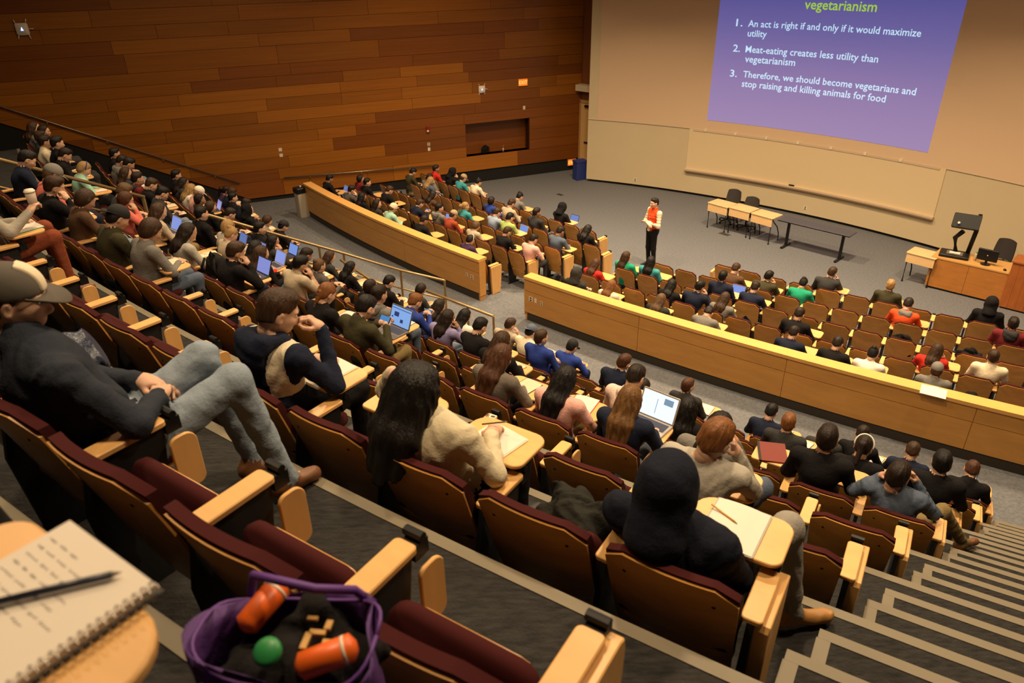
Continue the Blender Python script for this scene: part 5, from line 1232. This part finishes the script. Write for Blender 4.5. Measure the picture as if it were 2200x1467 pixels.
link('rim', MB().tube([(.166 * (abs(math.cos(a)) ** .62) * math.copysign(1, math.cos(a)), .099 * (abs(math.sin(a)) ** .62) * math.copysign(1, math.sin(a)), .33 + .02 * math.sin(2 * a + 1)) for a in np.linspace(0, 2 * math.pi, 37)], .004, 6).me('rim', True), M_PURL, bg)
pc = heap('pouch', 31, (.16, .10, .16), 12, bgm @ Matrix.Translation((.02, 0, .19)), M_COAT, 'black pouch with gold print inside the purple bag', 'pouch', h=.010, fold=.004)
gm = mat('gold_print', (.50, .27, .06), .5); gp = MB()
for (x, y, w_, h_) in ((.02, -.02, .012, .035), (.035, .0, .03, .010), (.05, .018, .012, .02), (.06, -.02, .018, .012), (.015, .03, .02, .008)): gp.box(x - w_ / 2, x + w_ / 2, y - h_ / 2, y + h_ / 2, .150, .156)
link('gold_print', gp.me('gold'), gm, pc)
for (x, y, z, c, lab, rr) in ((-.07, .05, .345, (.75, .12, .012), 'orange rolled item at the far rim inside the purple bag', 1.2), (.09, -.05, .345, (.75, .12, .012), 'orange rolled item at the near rim inside the purple bag', .4)):
    q = empty('snack_roll'); q.matrix_world = bgm @ Matrix.Translation((x, y, z)) @ Matrix.Rotation(rr, 4, 'Z'); tag(q, lab, 'snack')
    link('wrapper', MB().lathe([(.010, -.055), (.025, -.045), (.026, .045), (.010, .055)], 12, Matrix.Rotation(math.radians(80), 4, 'Y')).me('wrapper', True), mat('wrapper_orange', c, .4), q); link('label_strip', MB().lathe([(.0262, .030), (.0262, .036)], 12, Matrix.Rotation(math.radians(80), 4, 'Y')).me('band', True), M_PLATE, q)
gl = link('lid', MB().lathe([(.024, 0), (.026, .012), (.018, .018)], 16).me('lid', True), mat('lid_green', (.02, .22, .06), .4)); gl.name = 'bottle_lid'; gl.matrix_world = bgm @ Matrix.Translation((-.01, -.06, .355)) @ Matrix.Rotation(.5, 4, 'X'); tag(gl, 'round green bottle lid inside the purple bag', 'lid')
# neighbour behind the foreground desk: only shoes and shins reach the picture
o, fw, z = pol(C, RK(0), -123.62), None, FK(0); a = math.radians(-123.62); fw = -np.array([math.cos(a), math.sin(a)])
me, hm4, A = build_body('body_neighbour', dict(kr=(.11, .30, .50), kl=(-.09, .30, .50), ar=(.12, .40, .09), al=(-.08, .38, .09), tr=(.13, .56, .035), tl=(-.10, .54, .035)), .02, .010, .0075)
person(me, hm4, o, fw, z, 'seated neighbour in dark trousers, tan shoes showing behind the nearest seat backs', None, 'charcoal', 'black', 'short', 'brown', 0, 2)
# ------------------------------------------------------------------ stage furniture
def fr(p0, p1):
    """frame with x from p0 to p1 (front edge), y away from the audience"""
    d = Vector((p1[0] - p0[0], p1[1] - p0[1], 0)); L = d.length; d.normalize(); m = Matrix((d, Vector((-d.y, d.x, 0)), Vector((0, 0, 1)))).transposed().to_4x4(); m.translation = (p0[0], p0[1], 0); return m, L
M_DESK = mat('desk_maple', (.70, .46, .22), .4, noise=((4, 4, 14), .06))
def desk(p0, p1, label, depth=.50):
    m, L = fr(p0, p1); r = empty('student_desk'); r.matrix_world = m; tag(r, label, 'desk')
    link('top', auto_smooth(MB().prism(rrect(0, L, 0, depth, .03, 3), .715, .74, None, .004).me('top')), M_DESK, r); link('modesty_panel', MB().box(.02, L - .02, .015, .035, .50, .715).me('modesty'), M_DESK, r)
    for x in (.05, L - .05):
        link('leg', MB().tube([(x, .06, .0), (x, .05, .45), (x, .08, .71)], .015, 6).me('leg', True), M_BLKP, r)
        link('leg', MB().tube([(x, depth + .02, .0), (x, depth, .20), (x, depth - .12, .42), (x, .14, .62), (x, .08, .71)], .015, 6).me('leg', True), M_BLKP, r)
        link('foot', MB().lathe([(.022, 0), (.022, .03), (.012, .05)], 8, Matrix.Translation((x, .06, 0))).me('foot'), M_BLKP, r)
desk((5.52, 19.70), (5.95, 19.20), 'leftmost of the three small maple desks on stage'); desk((5.99, 19.25), (6.43, 18.76), 'middle of the three small maple desks on stage'); desk((6.44, 18.73), (6.87, 18.22), 'rightmost of three small maple desks, beside the dark table')
desk((9.18, 15.78), (9.62, 15.30), 'small maple desk at the left end of the console')
m, L = fr((6.98, 18.14), (8.30, 16.82)); tb = empty('folding_table'); tb.matrix_world = m; tag(tb, 'long dark blue table with black T legs on stage', 'table')
link('top', auto_smooth(MB().prism(rrect(0, L, 0, .46, .02, 3), .715, .745, None, .004).me('top')), mat('table_navy', (.045, .05, .075), .35), tb); link('edge', MB().box(.0, L, -.004, .0, .715, .742).me('edge'), M_BLKP, tb)
for x in (.22, L - .22):
    link('leg', MB().box(x - .03, x + .03, .20, .26, .04, .715).me('leg'), M_BLKP, tb); link('foot', MB().box(x - .03, x + .03, -.02, .48, .0, .045).me('foot'), M_BLKP, tb)
def office_chair(x, y, rz, label, hz=.92):
    r = empty('task_chair', (x, y, 0), rz); tag(r, label, 'chair'); mm = mat('chair_mesh', (.035, .028, .026), .7)
    v = []; f = []
    for (off) in (0, .03):
        for j in range(7):
            for i in range(9):
                u = i / 8 * 2 - 1; z = .50 + (hz - .50) * j / 6; wdt = .23 * (1 - .15 * (j / 6) ** 3); v.append((u * wdt, -.22 - .05 * (j / 6) + .06 * u * u + off, z - .03 * u * u * (j / 6)))
    for j in range(6):
        for i in range(8): a_ = j * 9 + i; f += [(a_, a_ + 1, a_ + 10, a_ + 9), (63 + a_, 63 + a_ + 9, 63 + a_ + 10, 63 + a_ + 1)]
    link('backrest', mesh('backrest', v, f, True), mm, r); link('seat', auto_smooth(MB().prism(rrect(-.23, .23, -.22, .22, .06, 3), .42, .48, None, .012).me('seat')), mm, r)
    link('post', MB().tube([(0, 0, .09), (0, 0, .42)], .025, 8).me('post', True), M_BLKP, r); link('back_support', MB().tube([(0, -.1, .42), (0, -.24, .45), (0, -.25, .7)], .02, 6).me('sup', True), M_BLKP, r)
    for k in range(5):
        a_ = 2 * math.pi * k / 5; link('leg', MB().tube([(0, 0, .10), (.26 * math.cos(a_), .26 * math.sin(a_), .07)], [.022, .016], 6).me('leg', True), M_BLKP, r); link('castor', MB().lathe([(.028, 0), (.028, .05)], 8, Matrix.Translation((.26 * math.cos(a_), .26 * math.sin(a_), 0))).me('castor', True), M_BLKP, r)
ca = math.atan2(-.47, .40)
office_chair(6.28, 20.12, ca + math.pi, 'dark office chair behind the left and middle desks'); office_chair(6.62, 19.52, ca + math.pi, 'dark office chair tucked behind the middle desk', .88); office_chair(11.35, 15.75, ca + math.pi - .2, 'dark blue office chair behind the console', .98)
m, L = fr((9.61, 15.45), (10.74, 14.40)); cs = empty('console'); cs.matrix_world = m; tag(cs, 'wooden presenter console with equipment on top at far right', 'console')
M_CONS = mat('console_wood', (.40, .155, .030), .42, noise=((3, 3, 14), .12)); M_CONST = mat('console_top', (.56, .30, .09), .4)
link('front_panel', MB().box(0, L * .5 - .003, 0, .02, .05, .73).me('panel'), M_CONS, cs); link('front_panel', MB().box(L * .5 + .003, L, 0, .02, .05, .73).me('panel'), M_CONS, cs); link('carcass', MB().box(.01, L - .01, .02, .68, .05, .73).me('carcass'), M_CONS, cs); link('top', MB().box(-.01, L, -.01, .70, .73, .76).me('top'), M_CONST, cs); link('plinth', MB().box(.03, L - .03, .03, .66, 0, .05).me('plinth'), M_VOID, cs)
m2 = m @ Matrix.Translation((L + .005, -.14, 0)); pd = empty('lectern'); pd.matrix_world = m2; tag(pd, 'reddish wooden lectern at the right frame edge beside the console', 'lectern'); M_LECT = mat('lectern_wood', (.33, .095, .018), .42, noise=((14, 14, 3), .14))
for k in range(4): link('front_board', MB().box(.0 + .15 * k + .002, .15 * (k + 1) - .002, 0, .02, .04, 1.06).me('board'), M_LECT, pd)
link('body', MB().box(.0, .6, .02, .5, .04, 1.06).me('body'), M_LECT, pd); link('top', MB().box(-.02, .62, -.02, .52, 1.06, 1.09).me('top'), M_LECT, pd); link('plinth', MB().box(.02, .58, .02, .48, 0, .04).me('plinth'), M_VOID, pd)
def on_console(x, y, z=.76, rz=0): return m @ Matrix.Translation((x, y, z)) @ Matrix.Rotation(rz, 4, 'Z')
dc = empty('document_camera'); dc.matrix_world = on_console(.36, .34, .76, .15) @ Matrix.Scale(1.35, 4); tag(dc, 'black document camera with folded arm and large head on the console', 'camera')
link('base', auto_smooth(MB().prism(rrect(-.22, .22, -.16, .16, .02, 3), 0, .05, None, .008).me('base')), M_BLKP, dc); link('stage_glass', MB().box(-.12, .12, -.10, .08, .05, .054).me('glass'), mat('glass_dark', (.12, .10, .09), .15), dc)
link('paper', MB().box(-.08, .08, -.05, .05, .0545, .056).me('paper'), M_PAPER, dc); link('column', MB().tube([(.18, .12, .05), (.21, .14, .45), (.20, .12, .72)], .035, 8).me('column', True), M_BLKP, dc)
link('head', auto_smooth(MB().prism(rrect(-.16, .24, -.02, .22, .02, 3), 0, .09, Matrix.Translation((.0, -.02, .50)) @ Matrix.Rotation(math.radians(62), 4, 'X'), .006).me('head')), M_BLKP, dc); link('lens', MB().lathe([(.02, 0), (.02, .02)], 12, Matrix.Translation((-.06, -.11, .60)) @ Matrix.Rotation(math.radians(-28), 4, 'X') @ Matrix.Rotation(math.radians(90), 4, 'X')).me('lens', True), M_PLATE, dc); link('arm', MB().tube([(.0, .08, .05), (-.06, .10, .28), (.03, .06, .42)], .04, 8).me('arm', True), M_BLKP, dc)
def monitor(M, label, w=.40, h=.27):
    r = empty('monitor'); r.matrix_world = M; tag(r, label, 'monitor'); link('stand', MB().lathe([(.10, 0), (.10, .012), (.02, .02)], 14).box(-.025, .025, -.01, .015, .01, .14).me('stand'), M_BLKP, r)
    T = Matrix.Translation((0, 0, .09)) @ Matrix.Rotation(math.radians(8), 4, 'X'); link('back_shell', auto_smooth(MB().prism(rrect(-w / 2, w / 2, 0, h, .012, 3), -.02, .02, T @ XZ, .006).me('shell')), M_BLKP, r); link('logo', MB().lathe([(.012, -.001), (.012, .001)], 10, T @ Matrix.Translation((0, -.021, h * .5)) @ Matrix.Rotation(math.radians(90), 4, 'X')).me('logo'), M_PLATE, r)
monitor(on_console(1.02, .22), 'black monitor seen from behind on the right of the console'); 
bt = empty('water_bottle'); bt.matrix_world = on_console(.78, .34); tag(bt, 'small bottle with green cap on console beside the monitor', 'bottle'); link('body', MB().lathe([(.03, 0), (.033, .02), (.033, .13), (.014, .17)], 12).me('bottle', True), mat('bottle_clear', (.45, .35, .2), .2), bt); link('cap', MB().lathe([(.016, .17), (.016, .195)], 10).me('bottle_cap', True), mat('cap_green', (.05, .3, .06), .4), bt)
ms_ = link('mouse', auto_smooth(MB().prism(rrect(-.03, .03, -.05, .05, .028, 4), 0, .025, None, .008).me('mouse')), M_BLKP); ms_.matrix_world = on_console(1.42, .12, .76, .3); tag(ms_, 'black mouse on the console next to the lectern', 'mouse')
# ------------------------------------------------------------------ floor grilles, bin, paper, niche things
for (x, y, s, lab) in ((5.94, 19.13, 1.0, 'dark floor grille in the carpet before the small desks'), (1.63, 23.01, .8, 'small floor plate in the carpet near the blue bin')):
    g = empty('floor_grille', (x, y, .001), ca); tag(g, lab, 'floor grille'); link('plate', MB().box(-.16 * s, .16 * s, -.08 * s, .08 * s, 0, .006).me('plate'), mat('grille', (.08, .075, .065), .6), g)
    for k in range(5): link('slot', MB().box(-.13 * s, .13 * s, (-.06 + .028 * k) * s, (-.05 + .028 * k) * s, .006, .008).me('slot'), M_BLKP, g)
tr = empty('trash_can', (-5.97, 20.42, AISLE_Z), math.radians(40)); tag(tr, 'grey trash can with black lid at left end of shorter partition', 'trash can')
link('body', auto_smooth(MB().prism(rrect(-.17, .17, -.14, .14, .03, 3), 0, .70, None, .006).me('body')), mat('can_grey', (.42, .36, .28), .5), tr); link('lid', auto_smooth(MB().prism(rrect(-.185, .185, -.155, .155, .03, 3), .70, .86, None, .02).me('lid')), M_BLKP, tr); link('opening', MB().lathe([(.07, .86), (.07, .864)], 14).me('opening'), M_VOID, tr); link('litter', MB().lathe([(.025, .86), (.03, .89), (.01, .9)], 8).me('litter'), M_PAPER, tr)
sh_ = empty('paper_sheet'); sh_.matrix_world = arc_mw(CW, 44.93, -122.95, 1.2625); tag(sh_, 'white sheet of paper lying across the cap of the long partition', 'paper'); link('sheet', MB().box(-.17, .17, -.13, .155, 0, .0015).me('sheet'), M_PAPER, sh_); link('tape', MB().box(-.05, .05, -.15, -.12, .0, .0025).me('tape'), M_PLATE, sh_)
nbg = backpack(Matrix.Translation(wall_pt(8.78, .91, -.18)) @ Matrix.Rotation(.6, 4, 'Z') @ Matrix.Diagonal((.9, 1, .62, 1)), 'black bag sitting in the niche of the wood wall', M_COAT)
nb2 = empty('sanitizer_bottle', wall_pt(9.42, .911, -.12)); tag(nb2, 'small clear pump bottle standing in the wall niche', 'bottle'); link('body', MB().lathe([(.03, 0), (.03, .11), (.012, .13)], 10).me('pump_body', True), mat('bottle_pale', (.5, .42, .32), .3), nb2); link('pump', MB().tube([(0, 0, .13), (0, 0, .19), (.03, 0, .19)], .007, 6).me('pump', True), M_PLATE, nb2)
cup_(on_seat('L', 4, 11, .2, .1, .72), 'pale red cup on tablet desk in the lower-left seats', (.55, .18, .12), .16, .035);
